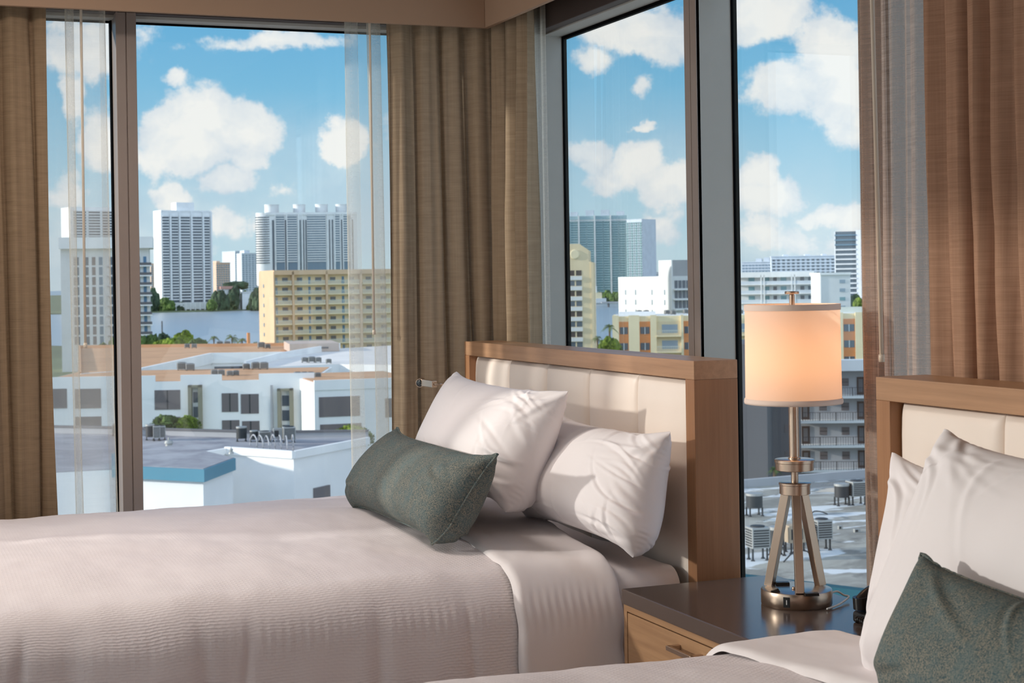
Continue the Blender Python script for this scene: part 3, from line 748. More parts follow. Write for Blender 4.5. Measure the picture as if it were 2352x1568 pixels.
for k in range(3):
    a=a0+.5+k*2*PI/3; sp.tube([(0,0,zs1-.016),(.101*math.cos(a),.101*math.sin(a),zs1-.006)],.0012,6)
sp.build('shade_spider',M_nickel,lamp)
MB().lathe([(.006,zs1-.02),(.006,zs1+.020),(.0045,zs1+.021),(.0045,zs1+.022),(.0150,zs1+.022),(.0155,zs1+.023),(.0155,zs1+.027),(.0145,zs1+.028),(.0001,zs1+.028)],n=32).build('finial',M_nickel,lamp,smooth=True,angle=35)
# bulb
m=bpy.data.materials.new('bulb_glow'); m.use_nodes=True; b_=m.node_tree.nodes['Principled BSDF']; b_.inputs['Emission Color'].default_value=(1,.55,.25,1); b_.inputs['Emission Strength'].default_value=6
bulb=MB().lathe([(.012,.48),(.014,.50),(.028,.525),(.030,.545),(.024,.565),(.010,.577),(.0001,.579)],n=24).build('bulb',m,lamp,smooth=True)
bulb.visible_shadow=True
ld=bpy.data.lights.new('bulb_light','POINT'); ld.energy=2.9; ld.color=(1,.58,.32); ld.shadow_soft_size=.034
lo=bpy.data.objects.new('bulb_light',ld); COL.objects.link(lo); lo.parent=lamp; lo.location=(0,0,.545)
# outlets, switch, port, on the base
def outlet(px,py):
    p=atZ(px,py,.66+zb)-Vector((lx,ly,.66))
    a=math.radians(20)
    t=Matrix.Rotation(-YAW,3,'Z')
    b=MB(); 
    vs=[t@Vector(v)+Vector((p.x,p.y,zb)) for v in [(-.015,-.009,0),(.015,-.009,0),(.015,.009,0),(-.015,.009,0),(-.0145,-.0085,.006),(.0145,-.0085,.006),(.0145,.0085,.006),(-.0145,.0085,.006)]]
    b.add(vs,[(0,3,2,1),(4,5,6,7),(0,1,5,4),(1,2,6,5),(2,3,7,6),(3,0,4,7)])
    o=b.build('power_outlet',M_black,lamp,bevel=.0006)
    s=MB()
    for (x,y,w_,h_) in ((-.005,.002,.0012,.0035),(.004,.002,.0012,.0035),(0,-.0045,.002,.002)):
        q=[t@Vector(v)+Vector((p.x,p.y,zb)) for v in [(x-w_,y-h_,.0062),(x+w_,y-h_,.0062),(x+w_,y+h_,.0062),(x-w_,y+h_,.0062)]]
        s.add(q,[(0,1,2,3)])
    s.build('outlet_slots',M_slot,o)
outlet(1797,1342); outlet(1864,1367)
p=atZ(1781,1359,.66+zb)-Vector((lx,ly,.66)); t_=Matrix.Rotation(-YAW,3,'Z')
b=MB(); pr=[(-.010,-.005,0),(.010,-.005,0),(.010,.005,0),(-.010,.005,0),(-.008,-.004,.003),(.006,-.004,.008),(.006,.004,.008),(-.008,.004,.003)]
b.add([t_@Vector(v)+Vector((p.x,p.y,zb)) for v in pr],[(0,3,2,1),(4,5,6,7),(0,1,5,4),(1,2,6,5),(2,3,7,6),(3,0,4,7)]); b.build('rocker_switch',M_black,lamp,bevel=.0005)
p=atZ(1824,1353,.66+zb)-Vector((lx,ly,.66))
MB().lathe([(.005,zb),(.005,zb+.004),(.0025,zb+.006),(.0001,zb+.006)],(p.x,p.y,0),n=20).build('knob',M_nickel,lamp,smooth=True)
ab=math.atan2(-ly,-lx)-math.radians(16)
def onrim(da,z,r=.0772): return (r*math.cos(ab+da),r*math.sin(ab+da),z)
pb=MB(); pb.grid(lambda u,v:onrim((u-.5)*.19,.006+.022*v),8,2); pb.build('charging_port',M_black,lamp,smooth=True)
pb=MB(); pb.grid(lambda u,v:onrim((u-.5)*.025,.012+.010*v,.0776),2,2); pb.build('port_slot',M_inkwhite,lamp)
cp=[Vector((.060,.035,.012)),Vector((.088,.020,.020)),Vector((.105,-.010,.010)),Vector((.105,-.045,.0045)),Vector((.13,-.07,.004))]
def spline(pts,n=8):
    out=[]
    for i in range(len(pts)-1):
        p0=pts[max(0,i-1)];p1=pts[i];p2=pts[i+1];p3=pts[min(len(pts)-1,i+2)]
        for k in range(n):
            t=k/n; out.append(.5*((2*p1)+(-p0+p2)*t+(2*p0-5*p1+4*p2-p3)*t*t+(-p0+3*p1-3*p2+p3)*t**3))
    out.append(pts[-1]); return out
# power cord: leaves the rear right of the base, loops over the back edge of the nightstand
q0=atZ(1908,1362,.68)-Vector((lx,ly,.66)); q1=atZ(1938,1366,.672)-Vector((lx,ly,.66)); q2=atZ(1926,1388,.664)-Vector((lx,ly,.66)); q3=atZ(1900,1398,.664)-Vector((lx,ly,.66)); 
MB().tube(spline([q0,(q0+q1)/2+Vector((0,0,.006)),q1,Vector((q1.x+.006,q1.y-.010,q1.z-.003)),q2,q3]),.0022,8).build('power_cord',M_white,lamp,smooth=True)
# ================================================================== TELEPHONE
pc=atZ(2010,1440,.66)
ph=thing('telephone',(1.918,2.735,.66),math.radians(8),'black desk telephone on the nightstand, half hidden behind the right white pillow','telephone')
def tilt(pts,z0,z1a,z1b):  # wedge: back higher
    (xa_,ya_),(xb_,yb_)=pts
    vs=[(xa_,ya_,z0),(xb_,ya_,z0),(xb_,yb_,z0),(xa_,yb_,z0),(xa_,ya_,z1a),(xb_,ya_,z1b),(xb_,yb_,z1b),(xa_,yb_,z1a)]
    return MB().add(vs,[(0,3,2,1),(4,5,6,7),(0,1,5,4),(1,2,6,5),(2,3,7,6),(3,0,4,7)])
tilt([(-.06,-.072),(.05,.072)],.0,.022,.058).build('phone_body',M_black,ph,bevel=.006,seg=3,smooth=True,angle=30)
hs=MB(); 
def hz(s): return .050+.0 + .040*(s)
hs.tube(spline([Vector((-.058,.052,.045)),Vector((-.03,.052,.062)),Vector((.03,.052,.078)),Vector((.052,.052,.078))]),.011,12)
hs.tube([(-.052,.052,.03),(-.054,.052,.054)],.016,16); hs.tube([(.045,.052,.058),(.043,.052,.086)],.016,16)
hs.build('handset',M_black,ph,smooth=True,angle=50)
cc=[]
for i in range(140):
    t=i/139; a=t*PI*2*17; base=Vector((-.070-.008*math.sin(t*PI),.045-.10*t,.010+.004*math.sin(t*9)))
    cc.append(base+Vector((.0065*math.cos(a),0,.0065*math.sin(a))))
MB().tube(cc,.0017,6).build('coiled_cord',M_black,ph,smooth=True)
# ================================================================== READING LIGHT
hp=atX(966,878,1.60)
rl=thing('reading_light',(hp.x,hp.y,hp.z),0,'small silver gooseneck reading light beside the white pillow, in front of the beige drape','reading light')
dirv=Vector((-.5,-.8,-.1)).normalized()
e_=(atX(998,882,1.62)-hp)
def cylx(a,b,r,n=28): return MB().tube([a,b],r,n)
f3=(atX(950,877,1.60)-hp)
cyl=MB().tube([f3*0+Vector((0,0,.0))+dirv*.012,-dirv*.016],.0135,32); cyl.build('lamp_head',M_nickel,rl,smooth=True,angle=40)
m=mat('lens_glass',(.02,.03,.035),.08,0,.8); MB().lathe([(.0095,0),(.008,.002),(.0001,.003)],n=24).build('lens',m,rl,smooth=True)
le=[x for x in COL.objects if x.name.startswith('lens')][-1]; le.rotation_mode='QUATERNION'; le.rotation_quaternion=dirv.to_track_quat('Z','Y'); le.location=dirv*.0122
MB().lathe([(.0100,0),(.0118,.001),(.0118,.0015),(.0100,.002)],n=28).build('lens_ring',M_black,rl,smooth=True)
lr=[x for x in COL.objects if x.name.startswith('lens_ring')][-1]; lr.rotation_mode='QUATERNION'; lr.rotation_quaternion=dirv.to_track_quat('Z','Y'); lr.location=dirv*.0112
MB().bar(Vector((0,0,0))-dirv*.004+(e_*.15),e_,.021,.018,Vector((0,0,1))).build('mount_block',M_nickel,rl,bevel=.0015)
w0=Vector((1.796,4.86,1.02))-hp
MB().tube(spline([e_,e_+Vector((.03,.0,-.002)),Vector((.12,(w0.y)*.5-.02,-.012)),w0]),.0042,10).build('gooseneck',M_nickel,rl,smooth=True)
# ================================================================== THE CITY OUTSIDE
GZ=-23.6; WZ=-24.6
def outcol(name,r,g,b,rough=.85,var=.05,scale=.15): return paint(name,srgb(r,g,b),var,scale,rough)
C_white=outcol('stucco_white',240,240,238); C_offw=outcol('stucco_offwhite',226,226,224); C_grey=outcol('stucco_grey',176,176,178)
C_dgrey=outcol('concrete_dark',112,110,112); C_tealsh=outcol('teal_fascia_shaded',30,84,98); C_tan=outcol('stucco_tan',220,188,154); C_beige=outcol('stucco_beige',232,212,174); C_cream=outcol('stucco_cream',240,224,186)  # the right fascia's teal is darkened to paint in its shade
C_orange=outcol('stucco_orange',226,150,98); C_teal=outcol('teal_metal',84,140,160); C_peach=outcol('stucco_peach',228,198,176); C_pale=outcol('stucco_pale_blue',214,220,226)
C_brown=outcol('roof_tan',204,158,120,.9,.1,.2); C_rail=outcol('railing_white',214,218,208); C_steel=mat('ac_metal',srgb(170,170,166),.5,.3,.4)
C_acd=mat('ac_grille',srgb(62,64,66),.6,.2,.3); C_acb=outcol('ac_beige',178,160,138,.7)
C_taupe=outcol('stair_box_taupe',196,178,166); C_frame=outcol('frame_khaki',140,136,118); C_teals=outcol('tower_teal_grey',160,184,188)
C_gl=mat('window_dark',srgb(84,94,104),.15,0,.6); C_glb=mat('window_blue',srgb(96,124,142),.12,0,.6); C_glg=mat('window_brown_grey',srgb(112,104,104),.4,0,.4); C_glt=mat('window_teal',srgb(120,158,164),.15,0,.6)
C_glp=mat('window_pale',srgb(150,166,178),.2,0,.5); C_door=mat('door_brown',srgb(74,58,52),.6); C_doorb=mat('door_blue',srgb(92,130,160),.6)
def f(nt,b):
    v=objco(nt); a=noise_t(nt,v,.22,5,.65,dist=1.2); c=noise_t(nt,v,.09,4,.6,dist=.5); d=noise_t(nt,v,3,4,.6)
    col=mixc(nt,smooth(nt,a,.42,.6),srgb(178,175,165),srgb(138,135,127)); col=mixc(nt,mth(nt,'MULTIPLY',d,.35),col,srgb(120,122,118))
    e=noise_t(nt,objco(nt,(.13,.30,1)),1,5,.6,dist=1.5); col=mixc(nt,mth(nt,'MULTIPLY',smooth(nt,e,.54,.58),.85),col,srgb(226,230,232)); col=mixc(nt,mth(nt,'MULTIPLY',smooth(nt,noise_t(nt,v,.5,5,.7),.56,.66),.5),col,srgb(84,82,80))  # pale patches paint the sky's reflection in puddles into the colour
    wet=smooth(nt,c,.55,.60); L(nt,mixc(nt,mth(nt,'MULTIPLY',wet,.5),col,srgb(90,96,98)),b.inputs['Base Color']); L(nt,mth(nt,'SUBTRACT',.9,mth(nt,'MULTIPLY',wet,.88)),b.inputs['Roughness'])
C_roof=mat('flat_roof_puddled',rough=.9,build=f)
def f(nt,b):
    v=objco(nt); a=noise_t(nt,v,.12,5,.65,dist=1.0); d=noise_t(nt,v,1.2,4,.6)
    col=mixc(nt,smooth(nt,a,.35,.65),srgb(176,176,180),srgb(132,130,138)); L(nt,mixc(nt,mth(nt,'MULTIPLY',d,.4),col,srgb(112,112,116)),b.inputs['Base Color'])
C_roofg=mat('flat_roof_grey',rough=.8,build=f)
def f(nt,b):
    v=objco(nt,(.6,.25,1)); n=noise_t(nt,v,1,6,.6); bump(nt,b,n,.35,.4)
C_water=mat('bay_water',srgb(168,176,180),.3,0,.6,f)
def leaf(name,a,c):
    def f(nt,b):
        v=objco(nt); n=noise_t(nt,v,1.6,6,.7); L(nt,ramp(nt,n,[(.35,a),(.62,c)]),b.inputs['Base Color']); bump(nt,b,n,.9,.5)
    return mat(name,a,.8,0,.2,f)
G_br=leaf('foliage_bright',srgb(44,66,24),srgb(150,170,62)); G_md=leaf('foliage_mid',srgb(38,58,34),srgb(112,136,72)); G_dk=leaf('foliage_dark',srgb(34,48,42),srgb(84,104,78)); G_palm=leaf('palm_frond',srgb(52,70,34),srgb(138,152,78)); M_bark=outcol('bark',118,100,82)
# ground and water
tag(MB().box(-6000,9000,150,14000,WZ-1,WZ).build('bay_water',C_water),'calm grey blue bay water between the city blocks and the far shore','water',kind='stuff')
struct(MB().box(-900,1400,8,150,GZ-1,GZ).build('ground_near',outcol('ground_asphalt',120,122,120,.9,.1,.05)))
def land(name,ptsxy,z,m): return struct(MB().prism(ptsxy,WZ-1.5,z).build(name,m))
def pxy(px,D): p=atD(px,650,D); return (p.x,p.y)
C_land=outcol('ground_green',110,120,88,.9,.2,.02)
land('ground_middle',[pxy(-300,140),pxy(3000,140),pxy(3000,640),pxy(1820,660),pxy(1400,470),pxy(1300,560),pxy(880,700),pxy(560,680),pxy(340,640),pxy(100,700),pxy(-300,720)],GZ,C_land)
land('ground_far',[pxy(-200,1560),pxy(480,1590),pxy(620,1680),pxy(900,1640),pxy(1330,1730),pxy(1400,1780),pxy(1480,2000),pxy(1700,1900),pxy(2300,1300),pxy(2500,5500),pxy(-400,5500)],GZ,C_land)
# generic building ------------------------------------------------------
class Bld:
    def __init__(s,name,label,cat,xl,xr,ytop,D,al,depth,wall,z0=None,part='wall',group=None,zt=None,ref=None):
        k=(xl-CX)/F; v=(fw+rt*k); v.normalize(); p=Vector((v.y,-v.x,0)); al=math.radians(al)
        e=p*math.cos(al)+v*math.sin(al); P=(fw+rt*k)*D; kr=(xr-CX)/F
        s.W=(kr*P.dot(fw)-P.dot(rt))/(e.dot(rt)-kr*e.dot(fw)); s.P,s.e,s.D=P,e,D
        s.gz=GZ if z0 is None else z0
        s.H=(atD(xl,ytop,D).z if zt is None else zt)-s.gz
        if ref:
            q=P+e*s.u(ref[0]); s.H=atD(ref[0],ref[1],q.dot(fw)).z-s.gz
        s.r=thing(name,(P.x,P.y,s.gz),math.atan2(e.y,e.x),label,cat,group); s.d=depth
        s.body=MB().box(0,s.W,0,depth,0,s.H).build(part,wall,s.r)
    def u(s,px):
        k=(px-CX)/F; return (k*s.P.dot(fw)-s.P.dot(rt))/(s.e.dot(rt)-k*s.e.dot(fw))
    def z(s,px,py):
        q=s.P+s.e*s.u(px); return atD(px,py,q.dot(fw)).z-s.gz
    def box(s,name,m,u0,u1,y0,y1,z0,z1,par=None,bev=0): return MB().box(u0,u1,y0,y1,z0,z1).build(name,m,par or s.r,bevel=bev)
    def pbox(s,name,m,x0,y0,x1,y1,yo=.12,par=None,yb=0.02): # by photo corners, standing yo proud of the facade
        return s.box(name,m,s.u(x0),s.u(x1),-yo,yb,s.z(x0,y1),s.z(x0,y0),par)
    def multi(s,name,m,rects,par=None,y0=-.12,y1=.02):
        b=MB()
        for (u0,u1,z0,z1) in rects: b.box(u0,u1,y0,y1,z0,z1)
        return b.build(name,m,par or s.r)
# --- far towers across the bay ----------------------------------------
T=Bld('apartment_tower','slender white tower with dark balcony bays and roof box, across the bay','tower',372,487,485,1640,21,22,C_white)
fl=[T.H-2-i*2.95 for i in range(int((T.H-8)/2.95))]
bays=[(372+3,390),(396,411),(414,438),(443,465),(470,483)]
for a,b_ in bays: T.box('glazing_strip',C_gl,T.u(a),T.u(b_),-.4,.1,8,T.H-5)
for i,z in enumerate(fl[1:]):
    T.multi('balcony_row',C_offw,[(T.u(a),T.u(b_),z-.75,z+.5) for a,b_ in bays],y0=-1.6,y1=0)
for a in (391,412,439.5,466,484.5): T.box('fin',C_white,T.u(a),T.u(a)+1.6,-2.2,.1,0,T.H)
T.box('parapet',C_white,0,T.W,-.6,T.d,T.H,T.H+1.2); T.box('roof_box',C_white,T.u(411),T.u(452),4,18,T.H,T.z(411,464))
T.box('podium',C_offw,-4,T.W*1.2,-14,0,1,8); 
for i in range(12): T.box('podium_column',C_white,-2+i*T.W*1.15/12,-1+i*T.W*1.15/12,-15,-14,0,8)
T=Bld('apartment_tower','pale slab tower seen through the sheer at the far left, above a nearer block','tower',163,290,475,1700,18,30,C_white)
for a,b_ in ((172,200),(206,232),(238,262)): T.box('glazing_strip',C_gl,T.u(a),T.u(b_),-.4,.1,20,T.H-4)
for i in range(26):
    z=T.H-4-i*2.95; T.multi('balcony_row',C_offw,[(T.u(a),T.u(b_),z-.7,z+.45) for a,b_ in ((170,201),(204,233),(236,266))],y0=-1.4,y1=0)
T=Bld('apartment_tower','wide white tower with four round roof drums, behind the beige apartment block','tower',612,822,488,1900,2,24,C_white)
cx_,rr=0,T.u(612)-T.u(590.5)
b=MB(); b.lathe([(rr,0),(rr,T.H)],(0,rr,0),n=40); b.build('round_end',C_white,T.r,smooth=True,angle=40)
for i in range(20):
    z=T.H-5-i*2.85; MB().lathe([(rr+.05,z-1.0),(rr+.9,z-1.0),(rr+.9,z),(rr+.05,z)],(0,rr,0),n=32,cap=False).build('balcony_ring',C_gl,T.r)
bays=[(636,655),(661,684),(707,750),(772,782),(790,806)]
slits=[(627,631.5),(656.5,659.5),(690,693.5),(697,700.5),(703,706),(757.5,760),(764,767),(785.5,788),(809.5,813)]
for a,b_ in bays: T.box('glazing_strip',C_glb,T.u(a),T.u(b_),-.5,.1,8,T.H-3)
for a,b_ in slits: T.box('window_slit',C_gl,T.u(a),T.u(b_),-.5,.1,8,T.H-9)
for i in range(20):
    z=T.H-4.2-i*2.85; T.multi('balcony_row',C_offw,[(T.u(a)-.3,T.u(b_)+.3,z-.65,z+.6) for a,b_ in bays],y0=-1.4,y1=0)
for a in (633,659.8,686.2,695,753,769.5,788.4,807.5): T.box('fin',C_white,T.u(a),T.u(a)+1.1,-2.0,.1,0,T.H-.5)
T.box('parapet',C_white,0,T.W,-1,T.d,T.H-3,T.H)
for a,b_ in ((611,644),(677,705),(728,757),(775,801)):
    r_=(T.u(b_)-T.u(a))/2; MB().lathe([(r_,T.H),(r_,T.H+9),(r_*1.05,T.H+9),(r_*1.05,T.H+9.8)],(T.u((a+b_)/2),10,0),n=32).build('roof_drum',C_white,T.r,smooth=True,angle=40)
def simple_tower(label,xl,xr,yt,D,al,dep,wall,gl,nb,fh=3.0,z0=None,roof=None,group=None,name='apartment_tower',fill=.62,cat='tower',zlow=6,row=1.1):
    T=Bld(name,label,cat,xl,xr,yt,D,al,dep,wall,z0,group=group)
    n=max(1,int((T.H-zlow-1.5)/fh)); w=T.W/nb
    for i in range(nb): T.box('glazing_strip',gl,(i+.5-fill/2)*w,(i+.5+fill/2)*w,-.3,.1,zlow,T.H-1.5)
    for k in range(min(n,60)):
        z=T.H-1.8-k*fh; T.box('floor_band',wall,0,T.W,-.9,.1,z-row/2,z+row/2)
    T.box('parapet',wall,-.3,T.W+.3,-1,dep,T.H,T.H+.8)
    for a,b_,h in (roof or []): T.box('roof_box',wall,T.u(a),T.u(b_),3,dep-3,T.H,T.H+h)
    return T
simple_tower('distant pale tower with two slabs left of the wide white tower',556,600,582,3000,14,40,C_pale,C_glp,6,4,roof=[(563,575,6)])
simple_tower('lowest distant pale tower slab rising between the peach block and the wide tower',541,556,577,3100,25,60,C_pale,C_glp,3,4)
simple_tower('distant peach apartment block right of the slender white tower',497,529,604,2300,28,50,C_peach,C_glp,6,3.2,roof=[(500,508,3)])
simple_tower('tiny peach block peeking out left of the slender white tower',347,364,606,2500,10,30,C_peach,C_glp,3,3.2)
T=Bld('apartment_block','white block with dark glass balconies at the left, cut by the window mullion','apartment building',140,343,547,475,-4,18,C_offw)
for k in range(9):
    z=T.H-7.0-k*2.95
    for (a,b_,m_) in ((170,182,C_gl),(196,204,C_gl),(212,220,C_glg),(228,236,C_glb),(252,270,C_gl),(276,300,C_gl),(306,322,C_gl),(330,337,C_doorb)):
        T.box('window',m_,T.u(a),T.u(b_),-.15,.1,z-1.1,z+1.3)
    T.box('balcony_row',C_white,T.u(320),T.W+.8,-1.6,.1,z-1.7,z-1.3); T.box('balcony_rail',C_dgrey,T.u(322),T.W+.7,-1.62,-1.5,z-1.3,z-.5)
    T.box('spandrel',C_grey,T.u(246),T.u(322),-.3,.1,z-1.75,z-1.45)
T.box('parapet',C_white,-.4,T.W+1.2,-1.8,T.d,T.H-3.2,T.H+.2)
# --- beige apartment block ---------------------------------------------
T=Bld('apartment_block','beige apartment block with long railed balconies, in the middle of the left window','apartment building',628,905,624,443,13,17,C_beige)
T.box('parapet',C_tan,-.2,T.W,-1.7,T.d,T.H-.9,T.H+.4)
T.box('end_wall',C_tan,-.35,.02,-1.6,T.d,0,T.H)
pit=22.75*443/F
for k in range(8):
    MB().lathe([(.55,0),(.55,.12)],n=16).build('round_vent',C_glp,T.r); v_=[o for o in COL.objects if o.name.startswith('round_vent')][-1]
    v_.rotation_euler=(0,-PI/2,0); v_.location=(-.38,T.d*.62,T.H-3.9-k*pit)
bays=[(629,667),(673,744),(750,822),(829,903)]
for a in (668,745,823): T.box('pier',C_tan,T.u(a),T.u(a+4.5),-1.7,.1,0,T.H)
for k in range(9):
    zf=T.H-1.2-(k+1)*pit+.3
    for i,(a,b_) in enumerate(bays):
        sl=T.box('balcony_floor',C_cream,T.u(a),T.u(b_),-1.65,.1,zf-.18,zf+.10)
        nb_=int((T.u(b_)-T.u(a))/.45); rb=MB(); rb.box(T.u(a),T.u(b_),-1.62,-1.55,zf+1.0,zf+1.1)
        for q in range(nb_): x_=T.u(a)+(q+.5)*(T.u(b_)-T.u(a))/nb_; rb.box(x_-.09,x_+.09,-1.6,-1.56,zf+.1,zf+1.0)
        rb.build('balcony_railing',C_rail,sl)
    for (a,b_,h0,h1,m_) in ((648,661,.9,1.95,C_gl),(682,694,.9,1.95,C_gl),(724,738,.9,1.95,C_gl),(758,770,.9,1.95,C_gl),(801,813,.9,1.95,C_gl),(632,637,.1,2.0,C_glp),(708,713,.1,2.1,C_doorb),(785,790,.1,2.1,C_doorb),(840,852,.9,1.95,C_gl),(874,886,.9,1.95,C_gl)):
        T.box('door' if h0<.5 else 'window',m_,T.u(a),T.u(b_),-.1,.1,zf+h0,zf+h1)
# --- trees --------------------------------------------------------------
def crown_mesh(seed,n=9,flat=.8,sub=3):
    rnd=random.Random(seed); bm=bmesh.new()
    for i in range(n):
        a=rnd.uniform(0,2*PI); r=rnd.uniform(0,.62)*(1 if i else 0); zc=rnd.uniform(.1,.85); s=rnd.uniform(.30,.52)
        res=bmesh.ops.create_icosphere(bm,subdivisions=sub,radius=s,matrix=Matrix.Translation((r*math.cos(a),r*math.sin(a),zc*flat)))
        for v in res['verts']:
            d=noise.noise(v.co*7+Vector((seed,i,0)))*.13+noise.noise(v.co*19+Vector((seed,i,0)))*.07
            v.co+=v.normal*d if v.normal.length>0 else Vector((0,0,0))
    me=bpy.data.meshes.new('crown'); bm.to_mesh(me); bm.free(); return me
CRM=[crown_mesh(s) for s in (1,2,3,4)]
CRF=[crown_mesh(s,14,.5,2) for s in (5,6)]
def leafy(me,mat_,parent):
    k=(me.name,mat_.name)
    if k not in LC: m=me.copy(); m.materials.append(mat_); LC[k]=m
    o=bpy.data.objects.new('crown',LC[k]); COL.objects.link(o); o.parent=parent; return o
LC={}; tcount=0
def scatter_leaves(r,h,cr,mat_,parent,n,seed,ls):
    rnd=random.Random(seed); b=MB()
    for _ in range(n):
        a=rnd.uniform(0,2*PI); e=rnd.uniform(-.3,1.3); rr=cr*rnd.uniform(.8,1.18)
        c=Vector((rr*math.cos(a)*math.cos(e),rr*math.sin(a)*math.cos(e),h-cr*.7+cr*.75*math.sin(e)+cr*.2))
        u=Vector((rnd.gauss(0,1),rnd.gauss(0,1),rnd.gauss(0,1))).normalized(); w=u.cross(Vector((rnd.gauss(0,1),rnd.gauss(0,1),rnd.gauss(0,1)))).normalized()
        b.add([c-u*ls,c+w*ls*.45,c+u*ls,c-w*ls*.45],[(0,1,2,3)])
    return b.build('leaf_cluster',mat_,parent)
def tree(px,py,D,wpx,hpx,mat_,label,group,fine=False,z0=None,leaves=0):
    """top of the crown at photo point px,py; crown wpx wide"""
    global tcount; tcount+=1
    top=atD(px,py,D); cr=wpx/F*D/2; h=hpx/F*D
    gz=GZ if z0 is None else z0
    t=thing('leafy_tree',(top.x,top.y,gz),tcount*1.7,label,'tree',group)
    c=leafy((CRF if fine else CRM)[tcount%(2 if fine else 4)],mat_,t); c.scale=(cr*1.15,cr*1.15,h*.85); c.location=(0,0,top.z-gz-h*.98)
    MB().tube([(0,0,0),(0,0,(top.z-gz)-h*.4)],max(.12,cr*.07),8).build('trunk',M_bark,t)
    if leaves: scatter_leaves(cr,top.z-gz-h*.35,cr,mat_,t,leaves,tcount,cr*.09)
    return t
def palm_mesh(seed,nf=15,drp=.9):
    rnd=random.Random(seed); b=MB()
    for k in range(nf):
        a=2*PI*k/nf+rnd.uniform(-.2,.2); el=rnd.uniform(-.1,1.1); L_=rnd.uniform(.85,1.1)
        pts=[]
        for i in range(9):
            t=i/8; r=L_*(t*math.cos(el)*(1-.15*t)+.0); z=L_*(t*math.sin(el)-drp*t*t*(.75))
            pts.append(Vector((r*math.cos(a),r*math.sin(a),z)))
        sd_=Vector((-math.sin(a),math.cos(a),0))
        for i in range(8):
            for s_ in (-1,1):
                p=pts[i]; q=pts[i+1]; wd=.26*math.sin(PI*min(.97,(i+1)/9.5))
                for m_ in range(2):
                    p_=p+(q-p)*(m_*.5); q_=p+(q-p)*(m_*.5+.34); tip=(p_+q_)/2+sd_*s_*wd+Vector((0,0,-wd*.55))+(q-p)*.6
                    b.add([p_,q_,tip],[(0,1,2)])
    return b
PM={}
def palm(px,py,D,rpx,label,group,z0=None,mat_=None,seed=1):
    top=atD(px,py,D); gz=GZ if z0 is None else z0; R_=rpx/F*D; zc=top.z-gz-R_*.45
    t=thing('palm_tree',(top.x,top.y,gz),px*.1,label,'palm tree',group)
    k=(seed,(mat_ or G_palm).name)
    if k not in PM: f_=palm_mesh(seed).build('fronds',mat_ or G_palm,t); PM[k]=f_.data
    else: f_=bpy.data.objects.new('fronds',PM[k]); COL.objects.link(f_); f_.parent=t
    f_.scale=(R_,R_,R_); f_.location=(0,0,zc)
    MB().tube([(0,0,0),(.1*R_,0,zc*.5),(0,0,zc)],[.22,.17,.14],8).build('trunk',M_bark,t); return t
# shoreline trees, left window
for i,(px,py,w_,h_) in enumerate([(352,655,36,60),(378,680,44,34),(410,692,48,24),(450,690,46,24),(483,684,34,30),(505,662,40,52),(532,652,44,60),(560,664,44,50),(585,655,40,60),(352,690,40,26),(575,690,44,26),(525,692,44,22)]):
    tree(px,py,1600+(i%4)*22,w_,h_,(G_dk,G_md)[i%3==1],'dark green tree on the far shore of the bay, left window','trees on the far shore in the left window')
tree(540,640,1900,60,20,G_dk,'hazy flat tree line behind the shore houses, left window','trees behind the shore houses',True)
h_=Bld('house','low white waterfront house with pale red roof among the far shore trees','house',508,552,664,1640,10,14,C_white); h_.box('roof',outcol('roof_tile',206,160,146),-1,h_.W*.6,-1,15,h_.H,h_.H+3)
h_=Bld('house','second low white shore house near the beige block edge','house',556,590,672,1640,5,14,C_white); h_.box('roof',C_offw,-1,h_.W+1,-1,15,h_.H,h_.H+1)
# near bank trees, left window
for i,(px,py,w_,h_,m_,D) in enumerate([(345,763,60,60,G_md,330),(370,778,50,42,G_br,325),(378,760,34,40,G_dk,345),(420,753,44,44,G_br,350),(402,772,56,34,G_br,322),(455,775,44,26,G_md,340),(268,772,50,50,G_md,320),(285,790,40,50,G_br,310),(322,790,44,40,G_md,312),(240,785,46,40,G_md,318)]):
    tree(px,py,D,w_,h_,m_,['leafy green tree along the near bank, right of the mullion','leafy green tree behind the sheer, left of the mullion'][px<320],['bank trees right of the mullion','bank trees left of the mullion'][px<320],leaves=260)
palm(491,768,345,19,'small palm on the near bank, leftmost of the bank palms','',seed=2); palm(533,764,345,25,'fullest palm on the near bank, in front of the water','',seed=1)
palm(556,773,350,20,'thin leaning palm just left of the beige block','',seed=2); palm(588,782,350,15,'small palm partly hidden by the beige block corner','',seed=1)
t=thing('yellow_palm_stump',(*atD(571,800,340).xy,GZ),0,'bare yellowish trunk standing among the bank palms','tree trunk'); z_=atD(571,764,340).z-GZ; MB().tube([(0,0,0),(0,0,z_)],[.5,.35],8).build('trunk',C_orange,t)
tp=atD(372,740,600); t=thing('channel_marker',(tp.x,tp.y,WZ),0,'thin dark channel marker post standing in the bay','post'); MB().tube([(0,0,0),(0,0,atD(372,737,600).z-WZ)],.25,8).build('post',C_dgrey,t)
